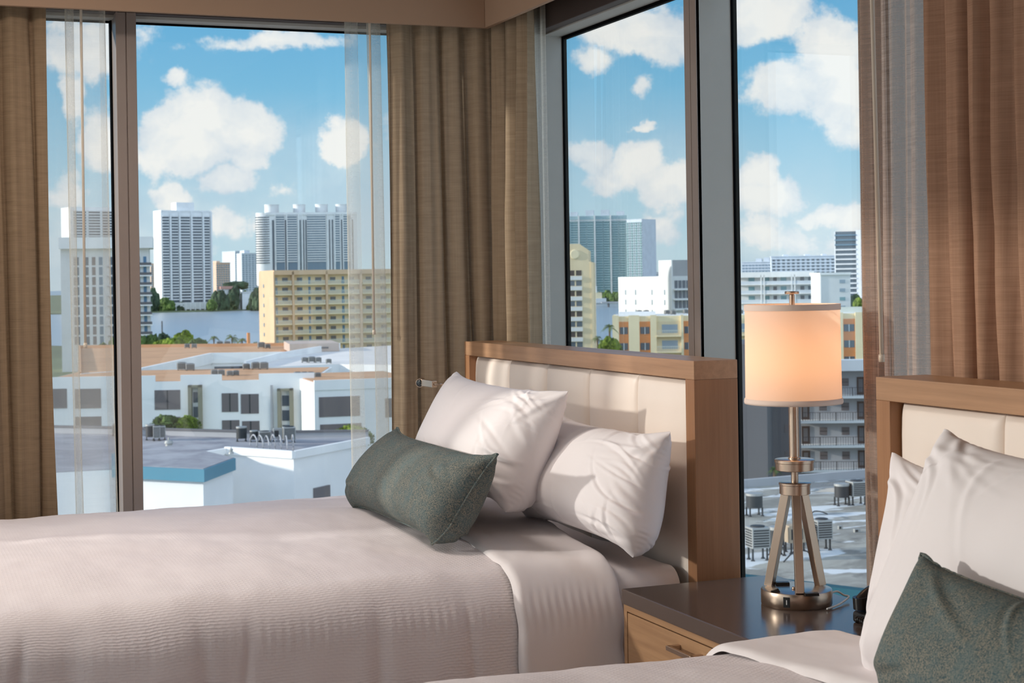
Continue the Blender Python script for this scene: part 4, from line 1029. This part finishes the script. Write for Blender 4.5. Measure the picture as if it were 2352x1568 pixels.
# --- white low rise complex in the left window ----------------------------
def roof_ac(px,py,D,hpx,wpx,label,group,kind=0,z0=None,legs=.35,rz=None):
    """air conditioner with its foot at photo point px,py"""
    p=atD(px,py,D); w=wpx/F*D; h=hpx/F*D
    t=thing('air_conditioner',(p.x,p.y,p.z),-YAW+.25 if rz is None else rz,label,'air conditioner',group)
    lg=legs*h; bh=h-lg
    if kind==0:
        MB().box(-w/2,w/2,-w/2,w/2,lg,h).build('casing',C_steel,t,bevel=w*.03)
        g=MB()
        for q in range(7):
            zz=lg+bh*(.08+q*.125); g.box(-w*.43,w*.43,-w*.515,-w*.5,zz,zz+bh*.07); g.box(-w*.515,-w*.5,-w*.43,w*.43,zz,zz+bh*.07)
        g.build('grille',C_acd,t)
        MB().lathe([(w*.38,h),(w*.38,h+bh*.05),(w*.3,h+bh*.07)],n=20).build('fan_guard',C_acd,t)
    elif kind==1:
        MB().lathe([(w/2,lg),(w/2,h*.9)],n=24).build('casing',C_acd,t,smooth=True,angle=40); MB().lathe([(w*.52,h*.9),(w*.52,h)],n=24).build('top_cover',C_steel,t)
    else:
        MB().box(-w/2,w/2,-w*.3,w*.3,lg,h).build('casing',C_acb if kind==3 else C_steel,t,bevel=w*.02); MB().box(-w*.4,w*.1,-w*.32,-w*.3,lg+bh*.2,h-bh*.2).build('grille',C_acd,t)
    if lg>.05:
        for sx in (-1,1):
            for sy in (-1,1): 
                k=w*.4; l_=MB(); l_.box(sx*k-.03,sx*k+.03,sy*k*.7-.03,sy*k*.7+.03,0,lg); l_.lathe([(.10,0),(.05,.06)],(sx*k,sy*k*.7,0),n=8); l_.build('leg',C_acd,t)
    return t
# front wing with stepped parapet
DW=172
Wg=Bld('apartment_building','white low apartment building with stepped parapet and khaki framed stair windows','apartment building',60,718,862,DW+14,-15,26,C_white,ref=(450,875))
zr=Wg.H
def wz(px,py): return Wg.z(px,py)
print('wing W,H',Wg.W,Wg.H)
# parapet steps: raised blocks and lowered gaps
for (a,b_,yt) in ((60,352,859),(411,505,862),(591,718,866)):
    Wg.box('parapet_block',C_white,Wg.u(a),Wg.u(b_),-.02,.5,zr-2,zr+.72)
Wg.box('roof_deck',C_brown,.3,Wg.W-.3,.5,25.5,zr,zr+.05)
for (a,b_,y0_,y1_) in ((351,410,896,941),(505,543,903,946),(549,590,905,950),(505,545,965,1010),(551,591,967,1012),(351,410,958,990)):
    wn=Wg.pbox('window',C_glg,a,y0_,b_,y1_,.06); 
    mpx=(a+b_)/2; MB().box(Wg.u(mpx)-.06,Wg.u(mpx)+.06,-.1,-.05,Wg.z(a,y1_),Wg.z(a,y0_)).build('window_mullion',C_acd,wn)
for (a,b_,y0_,y1_) in ((430,461,884,1000),(634,670,892,1010)):
    o=Wg.box('stair_frame',C_frame,Wg.u(a),Wg.u(a+8),-.8,.02,wz(a,y1_),wz(a,y0_)); Wg.box('stair_frame',C_frame,Wg.u(b_-8),Wg.u(b_),-.8,.02,wz(a,y1_),wz(a,y0_)); Wg.box('stair_frame',C_frame,Wg.u(a),Wg.u(b_),-.8,.02,wz(a,y0_+5),wz(a,y0_))
    for q in range(3):
        yy=y0_+16+q*34; Wg.pbox('stair_window',C_gl,a+10,yy,b_-10,yy+24,.08)
for (a,b_,y0_,y1_) in ((168,228,893,938),(100,150,893,938),(168,228,957,985)): Wg.pbox('window',C_glg,a,y0_,b_,y1_,.06)
for a in (271,620): Wg.box('downpipe',C_grey,Wg.u(a)-.12,Wg.u(a)+.12,-.3,-.02,0,zr-.6)
We=Bld('apartment_building','white end wing of the low building, half behind the right sheer of the left window','apartment building',718,960,880,178,10,20,C_white)
We.pbox('window',C_glg,728,912,822,958,.06); We.pbox('window',C_glg,730,975,825,1010,.06); We.pbox('window',C_glg,880,915,930,958,.06)
We.box('parapet',C_white,0,We.W,-.1,.4,We.H-.8,We.H+.3); We.box('roof_deck',C_brown,.3,We.W,.4,19,We.H,We.H+.06)
# roof behind: tan decks, white parapets forming an L
z_rf=Wg.H+GZ
def slab(name,label,cat,pts,z0,z1,m,rim=None,rimh=.9,rimm=None):
    P_=[pxy(px,D_) for px,D_ in pts]; c=(sum(p[0] for p in P_)/len(P_),sum(p[1] for p in P_)/len(P_))
    t=thing(name,(c[0],c[1],GZ),0,label,cat); Q=[(x-c[0],y-c[1]) for x,y in P_]
    MB().prism(Q,0,z1-GZ).build('wall',m,t)
    if rim:
        n=len(Q)
        for i in rim:
            a=Vector((*Q[i],0)); b_=Vector((*Q[(i+1)%n],0)); MB().bar(a+Vector((0,0,z1-GZ+rimh/2)),b_+Vector((0,0,z1-GZ+rimh/2)),.35,rimh,(b_-a).cross(Vector((0,0,1)))).build('parapet',rimm or C_white,t)
    return t,Q
t,Q=slab('apartment_building','white L shaped rear wing with a tan parapet roof, behind the stepped parapet','apartment building',[(180,205),(300,212),(482,262),(665,262),(665,296),(180,300)],GZ,z_rf-.3,C_white)
n_=len(Q)
MB().prism([Q[3],Q[4],Q[5],Q[0],Q[1],Q[2]][:6],z_rf-.3-GZ,z_rf-.24-GZ).build('roof_deck',C_brown,t)
for i in (0,1,2):
    a=Vector((*Q[i],z_rf-.75-GZ)); b_=Vector((*Q[i+1],z_rf-.75-GZ)); MB().bar(a,b_,.5,1.7,(b_-a).cross(Vector((0,0,1)))).build('fascia',C_white,t)
for k in range(9):
    a=Vector((*Q[2],0));b_=Vector((*Q[3],0)); p=a+(b_-a)*(k+.4)/9.5; MB().bar(p+Vector((0,0,z_rf-2.9-GZ)),p+(b_-a).normalized()*1.8+Vector((0,0,z_rf-2.9-GZ)),.3,1.5,(b_-a).cross(Vector((0,0,1)))).build('window',C_gl,t)
for i in (4,5,3):
    a=Vector((*Q[i],z_rf-.05-GZ)); b_=Vector((*Q[(i+1)%n_],z_rf-.05-GZ)); MB().bar(a,b_,.4,.7,(b_-a).cross(Vector((0,0,1)))).build('parapet',C_brown,t)
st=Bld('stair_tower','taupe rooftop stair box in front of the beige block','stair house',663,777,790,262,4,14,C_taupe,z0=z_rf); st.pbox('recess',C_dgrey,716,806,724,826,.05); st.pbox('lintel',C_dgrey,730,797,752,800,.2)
t,Q=slab('apartment_building','long pale flat roof wing right of the stair box, behind the sheer','apartment building',[(560,215),(777,222),(960,215),(960,290),(777,275),(640,240)],GZ,z_rf-.1,C_white,rim=[4,5,2],rimh=1.0)
MB().prism(Q,z_rf-.1-GZ,z_rf-.04-GZ).build('roof_deck',outcol('roof_pale',232,226,220),t)
for i,(px,py,wd) in enumerate([(418,850,22),(437,851,20),(493,862,16),(508,862,16),(528,863,14),(542,862,14),(566,848,16),(588,848,20),(606,848,20),(684,867,16),(699,867,16),(714,867,16),(730,867,14),(430,799,12),(446,799,12),(505,795,14),(522,795,14),(600,799,16),(615,800,12),(700,832,14),(716,832,16),(731,832,14),(755,834,12)]):
    zr_=z_rf+(-.24 if py<801 else 0.03); d_=ray(px,py); D_=(zr_-ZC)/d_.z if d_.z<0 else 200
    g_=['rooftop units on the tan roof of the stepped parapet building','rooftop units on the rear L shaped wing','rooftop units on the long pale roof'][0 if py>845 else (1 if py<805 else 2)]
    roof_ac(px,py,D_,wd*.8,wd,{'r':'grey air conditioner in a row on the tan roof behind the stepped parapet','b':'small air conditioner on the roof of the rear L shaped wing','p':'small air conditioner on the long pale roof by the stair box'}['r' if py>845 else ('b' if py<805 else 'p')],g_,kind=0,legs=.15)
tree(382,948,148,66,40,G_md,'spreading green tree in front of the stepped parapet building, left','',leaves=1200); tree(430,950,148,56,40,G_br,'rounder green tree in front of the khaki stair frame','',leaves=1200)
tree(808,972,146,90,48,G_br,'green tree behind the right sheer, beside the white end wing','',leaves=900); tree(275,980,140,30,26,G_md,'small tree top left of the mullion, behind the sheer','',leaves=300)
# --- near grey roof building, left window -------------------------------
zg=atD(668,1053,104).z
t,Q=slab('flat_roof_building','near white building with grey flat roof and many vents, lower left window','building',[(668,104),(513,107.5),(330,100),(100,98),(100,125),(330,122),(560,118.5),(840,118),(840,112.5)],GZ,zg,C_white)
MB().prism(Q,zg-GZ,zg+.03-GZ).build('roof_deck',C_roofg,t)
for i,(h_,m_) in {0:(.5,C_white),1:(.4,C_white),4:(.5,C_grey),5:(.45,C_grey),6:(.4,C_grey),8:(.5,C_white)}.items():
    a=Vector((*Q[i],zg-GZ+h_/2)); b_=Vector((*Q[(i+1)%9],zg-GZ+h_/2)); MB().bar(a,b_,.3,h_,(b_-a).cross(Vector((0,0,1)))).build('parapet',m_,t)
    if i in (4,5,6): MB().bar(a+Vector((0,0,h_/2+.06)),b_+Vector((0,0,h_/2+.06)),.5,.12,(b_-a).cross(Vector((0,0,1)))).build('parapet_cap',C_dgrey,t)
a=Vector((*Q[8],0)); b_=Vector((*Q[0],0)); dd=(b_-a).normalized(); 
wq=a+(b_-a)*.56; MB().bar(wq+Vector((0,0,zg-3.8-GZ)),wq+dd*1.9+Vector((0,0,zg-3.8-GZ)),.3,3.2,dd.cross(Vector((0,0,1)))).build('window',C_glg,t)
cz=atD(455,1079,93).z
cn=thing('teal_canopy_block',(*pxy(430,100),GZ),0,'low white block with a teal metal fascia roof at the bottom of the left window','building')
Pc=[pxy(462,93),pxy(535,99),pxy(405,108),pxy(250,103),pxy(250,96)]; o_=pxy(430,100); Pc=[(x-o_[0],y-o_[1]) for x,y in Pc]
MB().prism([(x*.93,y*.93) for x,y in Pc],0,cz-GZ-.7).build('wall',C_white,cn)
MB().bar(Vector((*Pc[0],cz-GZ-3.2))*1.0,Vector((*Pc[4],cz-GZ-3.2)),.3,4.4,Vector((Pc[4][1]-Pc[0][1],-(Pc[4][0]-Pc[0][0]),0))).build('shaded_recess',C_dgrey,cn) if 0 else None
MB().prism(Pc,cz-GZ-.72,cz-GZ).build('teal_fascia',C_teal,cn); MB().prism([(x*.95,y*.95) for x,y in Pc],cz-GZ,cz-GZ+.04).build('roof_deck',C_roofg,cn)
for i,(px,py,hp_,wp,kd) in enumerate([(345,1010,36,20,1),(360,1012,34,16,0),(372,1010,32,16,0),(555,1013,34,24,1),(583,1014,26,18,1),(608,1014,24,28,0),(638,1013,30,20,2),(664,1016,36,28,0),(268,1000,26,20,0),(280,1002,24,16,0)]):
    d_=ray(px,py); D_=(zg+.03-ZC)/d_.z
    lb=['dark round air conditioner, leftmost right of the mullion on the grey roof','grey box air conditioner second from the mullion on the grey roof','light box air conditioner beside the mushroom vent on the grey roof','tan round air conditioner at the left of the middle roof cluster','short round unit in the middle roof cluster of the grey roof','wide dark unit in the middle roof cluster on the grey roof','pale unit with legs, in the middle roof cluster','largest light box unit at the right end of the middle roof cluster','air conditioner left of the mullion on the grey roof, behind the sheer edge','small air conditioner touching the mullion left side on the grey roof'][i]
    roof_ac(px,py,D_,hp_,wp,lb,'',kd,legs=.2)
def vent(px,py,hp_,wp,label,zb):
    d_=ray(px,py); D_=(zb-ZC)/d_.z; p=atD(px,py,D_); w=wp/F*D_; h=hp_/F*D_
    t=thing('roof_vent',(p.x,p.y,p.z),0,label,'roof vent'); MB().lathe([(w*.5,0),(w*.45,h*.25),(w*.3,h*.35),(w*.3,h*.5),(w*.42,h*.55),(w*.3,h*.75),(w*.08,h*.8),(w*.08,h)],n=20).build('vent_cowl',C_steel,t,smooth=True,angle=40)
vent(388,1034,30,26,'silver mushroom vent on the grey roof right of the mullion',zg+.03); vent(531,1042,16,12,'small white roof vent near the white parapet corner',zg+.5)
pr=MB()
t=thing('roof_pipes',(*atZ(600,1040,zg).xy,zg),0,'tangle of thin pipes on the grey roof beside the units','pipes')
for k in range(7):
    a=atZ(590+k*14,1034+3*(k%3),zg+.03)-Vector(t.location); b_=atZ(575+k*16,1022,zg+.03)-Vector(t.location); MB().tube(spline([a,a+Vector((0,0,.7)),(a+b_)/2+Vector((0,0,.9)),b_+Vector((0,0,.4)),b_],4),.05,6).build('pipe',C_grey,t)
# ================================================================== RIGHT WINDOW
T=Bld('apartment_tower','large teal grey condominium tower with curved crown, across the bay in the right window','tower',1290,1441,497,1900,-3,26,C_teals)
bays=[(1292,1309),(1312,1329),(1333,1348),(1350,1365),(1369,1386),(1388,1402),(1406,1422),(1424,1438)]
for a,b_ in bays: T.box('glazing_strip',C_glt,T.u(a)+.6,T.u(b_)-.6,-.3,.1,4,T.H-8)
for k in range(32):
    z=T.H-4-k*2.85
    if z<4: break
    T.multi('balcony_row',C_teals,[(T.u(a),T.u(b_),z-.5,z+.5) for a,b_ in bays],y0=-1.5,y1=0)
for a in (1330,1366.5,1403): T.box('fin',C_offw,T.u(a),T.u(a)+1.5,-2.4,.1,0,T.H+1)
for a,b_,h in ((1312,1329,5),(1347,1366,7),(1382,1402,7),(1418,1436,5),(1296,1309,3)): T.box('crown_block',C_pale,T.u(a),T.u(b_),1,16,T.H-.1,T.H+h)
T.box('crown',C_offw,0,T.W,-1.0,18,T.H-6,T.H-4.5)
T=Bld('tower_wing','slimmer right wing of the teal tower, stepping down beside the sky','tower',1441,1476,504,1880,-34,30,C_pale)
for i in range(7): T.box('glazing_strip',C_glp if i%2 else C_glt,(i+.2)*T.W/7,(i+.8)*T.W/7,-.3,.1,4,T.H-4)
for k in range(30): T.box('balcony_row',C_teals,0,T.W+.8,-1.2,.1,T.H-4-k*2.95-.45,T.H-4-k*2.95+.45)
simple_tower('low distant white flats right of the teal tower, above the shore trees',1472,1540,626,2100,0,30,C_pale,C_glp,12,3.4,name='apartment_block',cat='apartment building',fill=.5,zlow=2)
for i,(px,py,w_,h_) in enumerate([(1380,668,30,22),(1398,664,30,26),(1415,668,30,22),(1440,662,34,28),(1462,650,40,36),(1485,646,46,36),(1508,650,40,40),(1470,672,50,20),(1430,676,50,16),(1500,676,40,22),(1395,680,40,14)]):
    tree(px,py,(1790 if px<1430 else 1815)-(i%3)*18,w_,h_,(G_dk,G_md)[i in (1,2)],'dark tree on the far shore under the teal tower','trees on the far shore in the right window')
h_=Bld('villa','small cream waterfront villa beside the yellow building edge, right window','house',1355,1382,672,1700,5,14,C_cream); h_.box('roof_tower',C_white,h_.u(1366),h_.u(1371),2,6,h_.H,h_.H+7); h_.box('terrace',C_offw,-2,h_.W+4,-5,0,0,h_.H*.45)
b0=atD(1430,690,1500); br=thing('bridge',(b0.x,b0.y,WZ),-YAW,'long low bridge crossing the bay in the right window','bridge')
MB().box(-20,60,-5,5,3.6,5.0).build('deck',C_grey,br); 
for k in range(6): MB().box(-14+k*13,-12.5+k*13,-4,4,0,3.6).build('bridge_pier',C_dgrey,br)
T=Bld('apartment_block','yellow building end with a round medallion and stacked windows beside the corner post','apartment building',1250,1358,602,372,-3,20,C_beige)
T.box('gable',C_beige,0,T.u(1332),0,20,T.H,T.z(1310,560)); 
MB().add([(T.u(1332),0,T.H),(T.u(1353),0,T.H),(T.u(1353),0,T.z(1353,574)),(T.u(1332),0,T.z(1332,560)),(T.u(1332),20,T.H),(T.u(1353),20,T.H),(T.u(1353),20,T.z(1353,574)),(T.u(1332),20,T.z(1332,560))],[(0,1,2,3),(4,7,6,5),(0,4,5,1),(1,5,6,2),(2,6,7,3),(3,7,4,0)]).build('gable_slope',C_beige,T.r)
MB().lathe([(1.15,0),(1.15,.15),(.9,.25)],n=32).build('medallion',C_cream,T.r); v_=[o for o in COL.objects if o.name.startswith('medallion')][-1]; v_.rotation_euler=(PI/2,0,0); v_.location=(T.u(1321),-.02,T.z(1321,584))
T.box('side_return',C_beige,T.W-.05,T.W+.6,-.2,20,0,T.H-.2)
for k in range(9):
    y_=621+k*23.5
    wn=T.pbox('window',C_gl if k%2 else C_door,1309,y_,1336,y_+12,.05); T.box('spandrel',C_offw,T.u(1300),T.u(1337),-.35,.1,T.z(1320,y_+22),T.z(1320,y_+13)); T.box('window_mullion',C_beige,T.u(1320),T.u(1323),-.12,.02,T.z(1320,y_+12),T.z(1320,y_))
palm(1318,792,240,26,'palm top at the foot of the yellow building end','',seed=1)
palm(1400,740,250,26,'tall palm left of the orange and cream block','',seed=2); palm(1372,768,245,18,'lower palm right of the yellow building','',seed=1)
tree(1400,770,235,50,50,G_br,'bright leafy tree at the left corner of the orange and cream block','',leaves=900)
T=Bld('apartment_block','white block with slit windows and tall roof panel, left of the right window mullion','apartment building',1545,1640,634,392,32,26,C_offw)
T.box('roof_panel',C_grey,0,T.W,.1,1,T.H,T.z(1545,597)); T.box('roof_panel',C_white,-.3,0.05,0,6,0,T.z(1545,597))
T.box('side_wall',C_white,-.32,.02,0,T.d,0,T.H)
for k in range(3):
    for y_ in (3,9,17,22): T.box('slit_window',C_glp,-.4,-.3,y_,y_+.5,T.H-4.6-k*2.5,T.H-3.3-k*2.5)
    z1_=T.z(1545,644+k*23); z0_=T.z(1545,662+k*23)
    for (a,b_) in ((1549,1556),(1558,1565),(1567,1574),(1576,1585)): T.box('window',C_gl,T.u(a),T.u(b_),-.1,.1,z0_,z1_)
    T.box('balcony_floor',C_white,T.u(1546),T.W,-1,.1,z0_-.5,z0_-.1)
# orange and cream long block
T=Bld('apartment_block','long cream and orange block with railed balconies behind the lamp','apartment building',1405,2060,727,300,-1,18,C_cream)
T.box('roof_deck',outcol('roof_white',230,230,226),.5,T.W-.5,.5,17.5,T.H,T.H+.06)
fh=36.6*300/F
cells=[('p',1405,1420),('o',1420,1442),('p',1442,1467),('o',1467,1492),('p',1492,1506),('b',1506,1562),('p',1562,1568),('o',1568,1592),('p',1592,1612),('o',1612,1640),('p',1640,1660),('b',1660,1730),('p',1730,1745),('o',1745,1770),('p',1770,1795),('b',1795,1850),('p',1850,1870),('o',1870,1895),('p',1895,1934),('o',1934,1962),('p',1962,1986),('o',1986,2010),('p',2010,2060)]
ztop=T.H
for c_,a,b_ in cells:
    if c_=='p': T.box('pier',C_cream,T.u(a),T.u(b_),-.6,.05,0,ztop+.2)
    elif c_=='o':
        T.box('orange_panel',C_orange,T.u(a),T.u(b_),-.2,.05,0,ztop-1.0)
        for k in range(4):
            z1_=ztop-2.0-k*fh; wn=T.box('window',C_gl,T.u(a)+.15,T.u(b_)-.15,-.25,.05,z1_-1.3,z1_); um=(T.u(a)+T.u(b_))/2; T.box('window_bar',C_white,um-.06,um+.06,-.3,-.2,z1_-1.35,z1_,wn)
    else:
        T.box('balcony_bay',C_beige,T.u(a),T.u(b_),-.05,.05,0,ztop-1)
        for k in range(4):
            z1_=ztop-1.0-k*fh; T.box('window',C_glp,T.u(a)+1,T.u(b_)-.6,-.1,.05,z1_-2.2,z1_-.6)
            sl=T.box('balcony_floor',C_cream,T.u(a),T.u(b_),-.9,.05,z1_-fh+.1,z1_-fh+.35); rb=MB(); rb.box(T.u(a),T.u(b_),-.88,-.82,z1_-fh+1.25,z1_-fh+1.33)
            for q in range(14): x_=T.u(a)+(q+.5)*(T.u(b_)-T.u(a))/14; rb.box(x_-.04,x_+.04,-.87,-.83,z1_-fh+.35,z1_-fh+1.25)
            rb.build('balcony_railing',C_rail,sl)
T.box('roof_wall',C_white,T.u(1420),T.u(1505),5,5.3,ztop,ztop+.8); T.box('roof_railing',C_rail,T.u(1860),T.W,1,1.1,ztop+.2,ztop+1.2)
for i,(px,py) in enumerate([(1468,722),(1484,722),(1532,722),(1546,723),(1575,718),(1700,722),(1947,722),(1962,722)]):
    d_=ray(px,py); D_=max(305,min(314,(T.gz+ztop-ZC)/d_.z)); p=atD(px,py,D_)
    a_=roof_ac(px,py,D_,9,11,'small dark unit on the roof of the cream and orange block','units on the roof of the cream and orange block',0,legs=.1); a_.location.z=T.gz+ztop+.06
# white gallery building and end wall
T=Bld('gallery_apartment_building','white open gallery apartment building behind the lamp, in the right window','apartment building',1690,1868,632,512,-2,20,C_offw)
T.box('roof_edge',C_white,-1,T.W+.3,-2.0,T.d,T.H-.8,T.H+.9)
for k in range(4):
    z_=T.H-3.1-k*2.95
    sl=T.box('gallery_floor',C_white,0,T.W,-1.9,.05,z_-.15,z_+.15); T.box('gallery_rail',C_pale,0,T.W,-1.85,-1.8,z_+.15,z_+1.1,sl)
    for (a,b_,h0,m_) in ((1719,1733,1.2,C_glt),(1755,1767,1.2,C_glt),(1776,1784,.1,C_glg),(1793,1806,1.2,C_glt),(1838,1847,.1,C_glg),(1856,1869,1.2,C_gl)):
        T.box('window' if h0>1 else 'door',m_,T.u(a),T.u(b_),-.1,.05,z_+h0*.8,z_+2.3)
for a in (1747,1754,1817,1824): T.box('column',C_white,T.u(a),T.u(a)+.35,-2.0,-1.7,0,T.H)
E2=Bld('end_block','pale end wall block at the right end of the gallery building, left of the sheer','apartment building',1886,1953,630,478,9,18,C_offw)
E2.box('side_wall',C_white,-.3,.02,-.2,E2.d,0,E2.H+.4); E2.box('roof_edge',C_white,-.4,E2.W+.2,-.4,20,E2.H-.2,E2.H+.5)
for k in range(4): E2.pbox('window',C_glt if k==2 else C_glp,1928,642+k*20,1941,650+k*20,.1)
# far flats
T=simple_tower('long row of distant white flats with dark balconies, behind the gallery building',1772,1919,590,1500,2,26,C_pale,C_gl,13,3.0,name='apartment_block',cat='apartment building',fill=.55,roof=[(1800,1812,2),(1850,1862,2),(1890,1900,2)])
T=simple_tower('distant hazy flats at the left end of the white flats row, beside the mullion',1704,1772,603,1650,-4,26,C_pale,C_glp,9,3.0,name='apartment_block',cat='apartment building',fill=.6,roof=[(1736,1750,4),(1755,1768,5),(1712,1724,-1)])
T=Bld('office_tower','dark banded glass tower with a bright white edge, left of the pinkish sheer','tower',1919,1968,532,900,-6,22,C_gl)
T.box('white_edge',C_white,T.W-.1,T.W+3.0,-.6,T.d,0,T.H+.6); T.box('white_edge',C_white,-.3,.3,-.4,T.d,0,T.H)
for k in range(14):
    z_=T.H-2-k*2.35*1.15; T.box('floor_band',C_offw if k>2 else C_glb,0,T.W,-.9,.05,z_-.45,z_+.35)
tree(1962,672,480,34,34,G_md,'green tree beside the end wall block, at the edge of the sheer','',leaves=500)
tree(1975,680,470,30,30,G_br,'second green tree just behind the sheer edge, right of the end block','',leaves=300)
# shaded grey motel style building with walkways
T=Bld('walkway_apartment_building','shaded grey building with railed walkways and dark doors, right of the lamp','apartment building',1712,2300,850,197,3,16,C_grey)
T.box('roof_parapet',C_white,0,T.W,-2.1,.6,T.H-.1,T.H+1.2); T.box('roof_deck',C_roofg,0,T.W,.6,16,T.H,T.H+.05)
for k in range(4):
    yS=910+k*56
    zf=T.z(1900,yS)
    sl=T.box('walkway_floor',C_white,T.u(1830),T.W,-1.9,.05,zf-.14,zf+.16)
    rb=MB(); rb.box(T.u(1836),T.W,-1.86,-1.82,zf+1.15,zf+1.2)
    for q in range(150): 
        x_=T.u(1836)+q*.30
        if x_<T.W: rb.box(x_-.018,x_+.018,-1.85,-1.83,zf+.16,zf+1.15)
    for q in range(24):
        x_=T.u(1836)+q*2.0
        if x_<T.W: rb.box(x_-.04,x_+.04,-1.88,-1.8,zf+.16,zf+1.2)
    rb.build('walkway_railing',C_acd,sl)
    for a in (1836,1964,2088,2210):
        dr_=T.box('door',C_door,T.u(a),T.u(a)+.98,-.08,.05,zf+.16,zf+2.35)
        T.box('door_panel',C_dgrey,T.u(a)+.2,T.u(a)+.72,-.1,-.07,zf+.5,zf+2.1,dr_)
    for a in (1877,1928,2010,2050,2135): 
        wn=T.box('window',C_glg,T.u(a),T.u(a)+.92,-.06,.05,zf+1.25,zf+2.2); T.box('window_bar',C_acd,T.u(a),T.u(a)+.92,-.09,-.05,zf+1.7,zf+1.76,wn)
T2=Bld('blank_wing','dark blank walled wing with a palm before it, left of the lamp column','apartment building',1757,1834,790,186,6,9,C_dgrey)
T2.box('side_wall',C_dgrey,-.2,.02,-.1,9,0,T2.H)
for k in range(4): 
    wn=T2.pbox('window',C_glg,1797,850+k*62,1806,868+k*62,.05)
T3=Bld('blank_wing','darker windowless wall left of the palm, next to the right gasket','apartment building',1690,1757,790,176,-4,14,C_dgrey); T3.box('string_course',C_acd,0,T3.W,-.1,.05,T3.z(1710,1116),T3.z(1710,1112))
palm(1779,1068,140,24,'palm in front of the dark blank wing, behind the lamp neck','',seed=2,mat_=G_md)
tree(1880,1088,130,60,30,G_md,'low green shrub tree at the foot of the walkway building','',leaves=900); tree(1905,1094,128,40,22,G_br,'small yellow green bush right of the lamp column, above the roof edge','',leaves=500)
# near flat roof with units, right window
zn_=atD(1850,1330,60).z
t,Q=slab('flat_roof_building','near flat roofed building with puddles and condensers, seen under the lamp','building',[(1600,62),(1985,57.5),(2300,52),(2300,96),(1985,90),(1600,85)],GZ,zn_,C_white)
MB().prism(Q,zn_-GZ,zn_+.03-GZ).build('roof_deck',C_roof,t)
a=Vector((*Q[0],0)); b_=Vector((*Q[1],0)); c_=Vector((*Q[2],0))
for p,q in ((a,b_),(b_,c_)): MB().bar(p+Vector((0,0,zn_-GZ-1.2)),q+Vector((0,0,zn_-GZ-1.2)),.5,2.5,(q-p).cross(Vector((0,0,1)))).build('teal_fascia',C_tealsh,t)
for i in (3,4):
    p=Vector((*Q[i],zn_-GZ+.2)); q=Vector((*Q[i+1],zn_-GZ+.2)); MB().bar(p,q,.3,.5,(q-p).cross(Vector((0,0,1)))).build('parapet',C_grey,t)
specs=[(1733,1184,52,38,1,'round condenser on a tall stand, left of the lamp legs'),(1741,1285,76,44,0,'louvered beige condenser on legs left of the lamp legs'),(1785,1275,66,34,1,'dark round condenser between the lamp left legs'),(1832,1268,64,56,3,'tan box unit seen between the lamp legs'),(1888,1262,70,38,0,'grey box condenser right behind the lamp right leg'),(1934,1160,50,34,1,'round condenser with light rim, right of the lamp legs'),(1968,1158,54,38,0,'pale box condenser touching the sheer edge on the puddled roof'),(1930,1215,8,10,2,'small dark low box lying on the puddled roof'),(1968,1222,8,14,2,'low grate lying on the puddled roof near the sheer'),(1942,1148,6,5,1,'tiny dark vent stub behind the condensers')]
for i,(px,py,hp_,wp,kd,lb) in enumerate(specs):
    d_=ray(px,py); D_=(zn_+.03-ZC)/d_.z; roof_ac(px,py,D_,hp_,wp,lb,'',kd,legs=.38 if hp_>20 else 0)
t=thing('roof_pipes',(*atZ(1800,1260,zn_).xy,zn_),0,'thin grey conduit loops on the puddled roof under the lamp','pipes')
for (x0_,y0_,x1_,y1_) in ((1760,1230,1800,1262),(1830,1250,1870,1240),(1800,1290,1880,1275),(1850,1200,1900,1180)):
    a=atZ(x0_,y0_,zn_+.05)-Vector(t.location); b_=atZ(x1_,y1_,zn_+.05)-Vector(t.location); MB().tube(spline([a,(a*2+b_)/3+Vector((0,0,.35)),(a+b_*2)/3+Vector((0,0,.25)),b_],5),.03,6).build('pipe',C_acd,t)
for o in list(COL.objects):
    if o.get('group')=='' : del o['group']
ORD=['leftmost','second from left','third from left','fourth from left','fifth from left','sixth from left','seventh from left','eighth from left','ninth from left','tenth from left','eleventh from left','twelfth from left','thirteenth from left','rightmost']
bygrp={}
bpy.context.view_layer.update()
for o in COL.objects:
    if o.get('group') and o.parent is None and o.get('category') in ('tree','air conditioner'): bygrp.setdefault(o['group'],[]).append(o)
SHORT={'rooftop units on the tan roof of the stepped parapet building':'grey unit on the tan roof behind the stepped parapet','rooftop units on the rear L shaped wing':'small unit on the rear L shaped wing','rooftop units on the long pale roof':'small unit on the long pale roof','trees on the far shore in the left window':'dark far shore tree in the left window','trees on the far shore in the right window':'dark far shore tree under the teal tower','bank trees right of the mullion':'leafy bank tree right of the mullion','bank trees left of the mullion':'leafy bank tree left of the mullion','units on the roof of the cream and orange block':'small dark unit on the cream and orange block'}
for g,os_ in bygrp.items():
    os_.sort(key=lambda o:(o.location.x*rt.x+o.location.y*rt.y)/(o.location.x*fw.x+o.location.y*fw.y))
    if g in SHORT:
        for i,o in enumerate(os_): o['label']=(ORD[i] if i<len(os_)-1 else 'rightmost')+' '+SHORT[g]
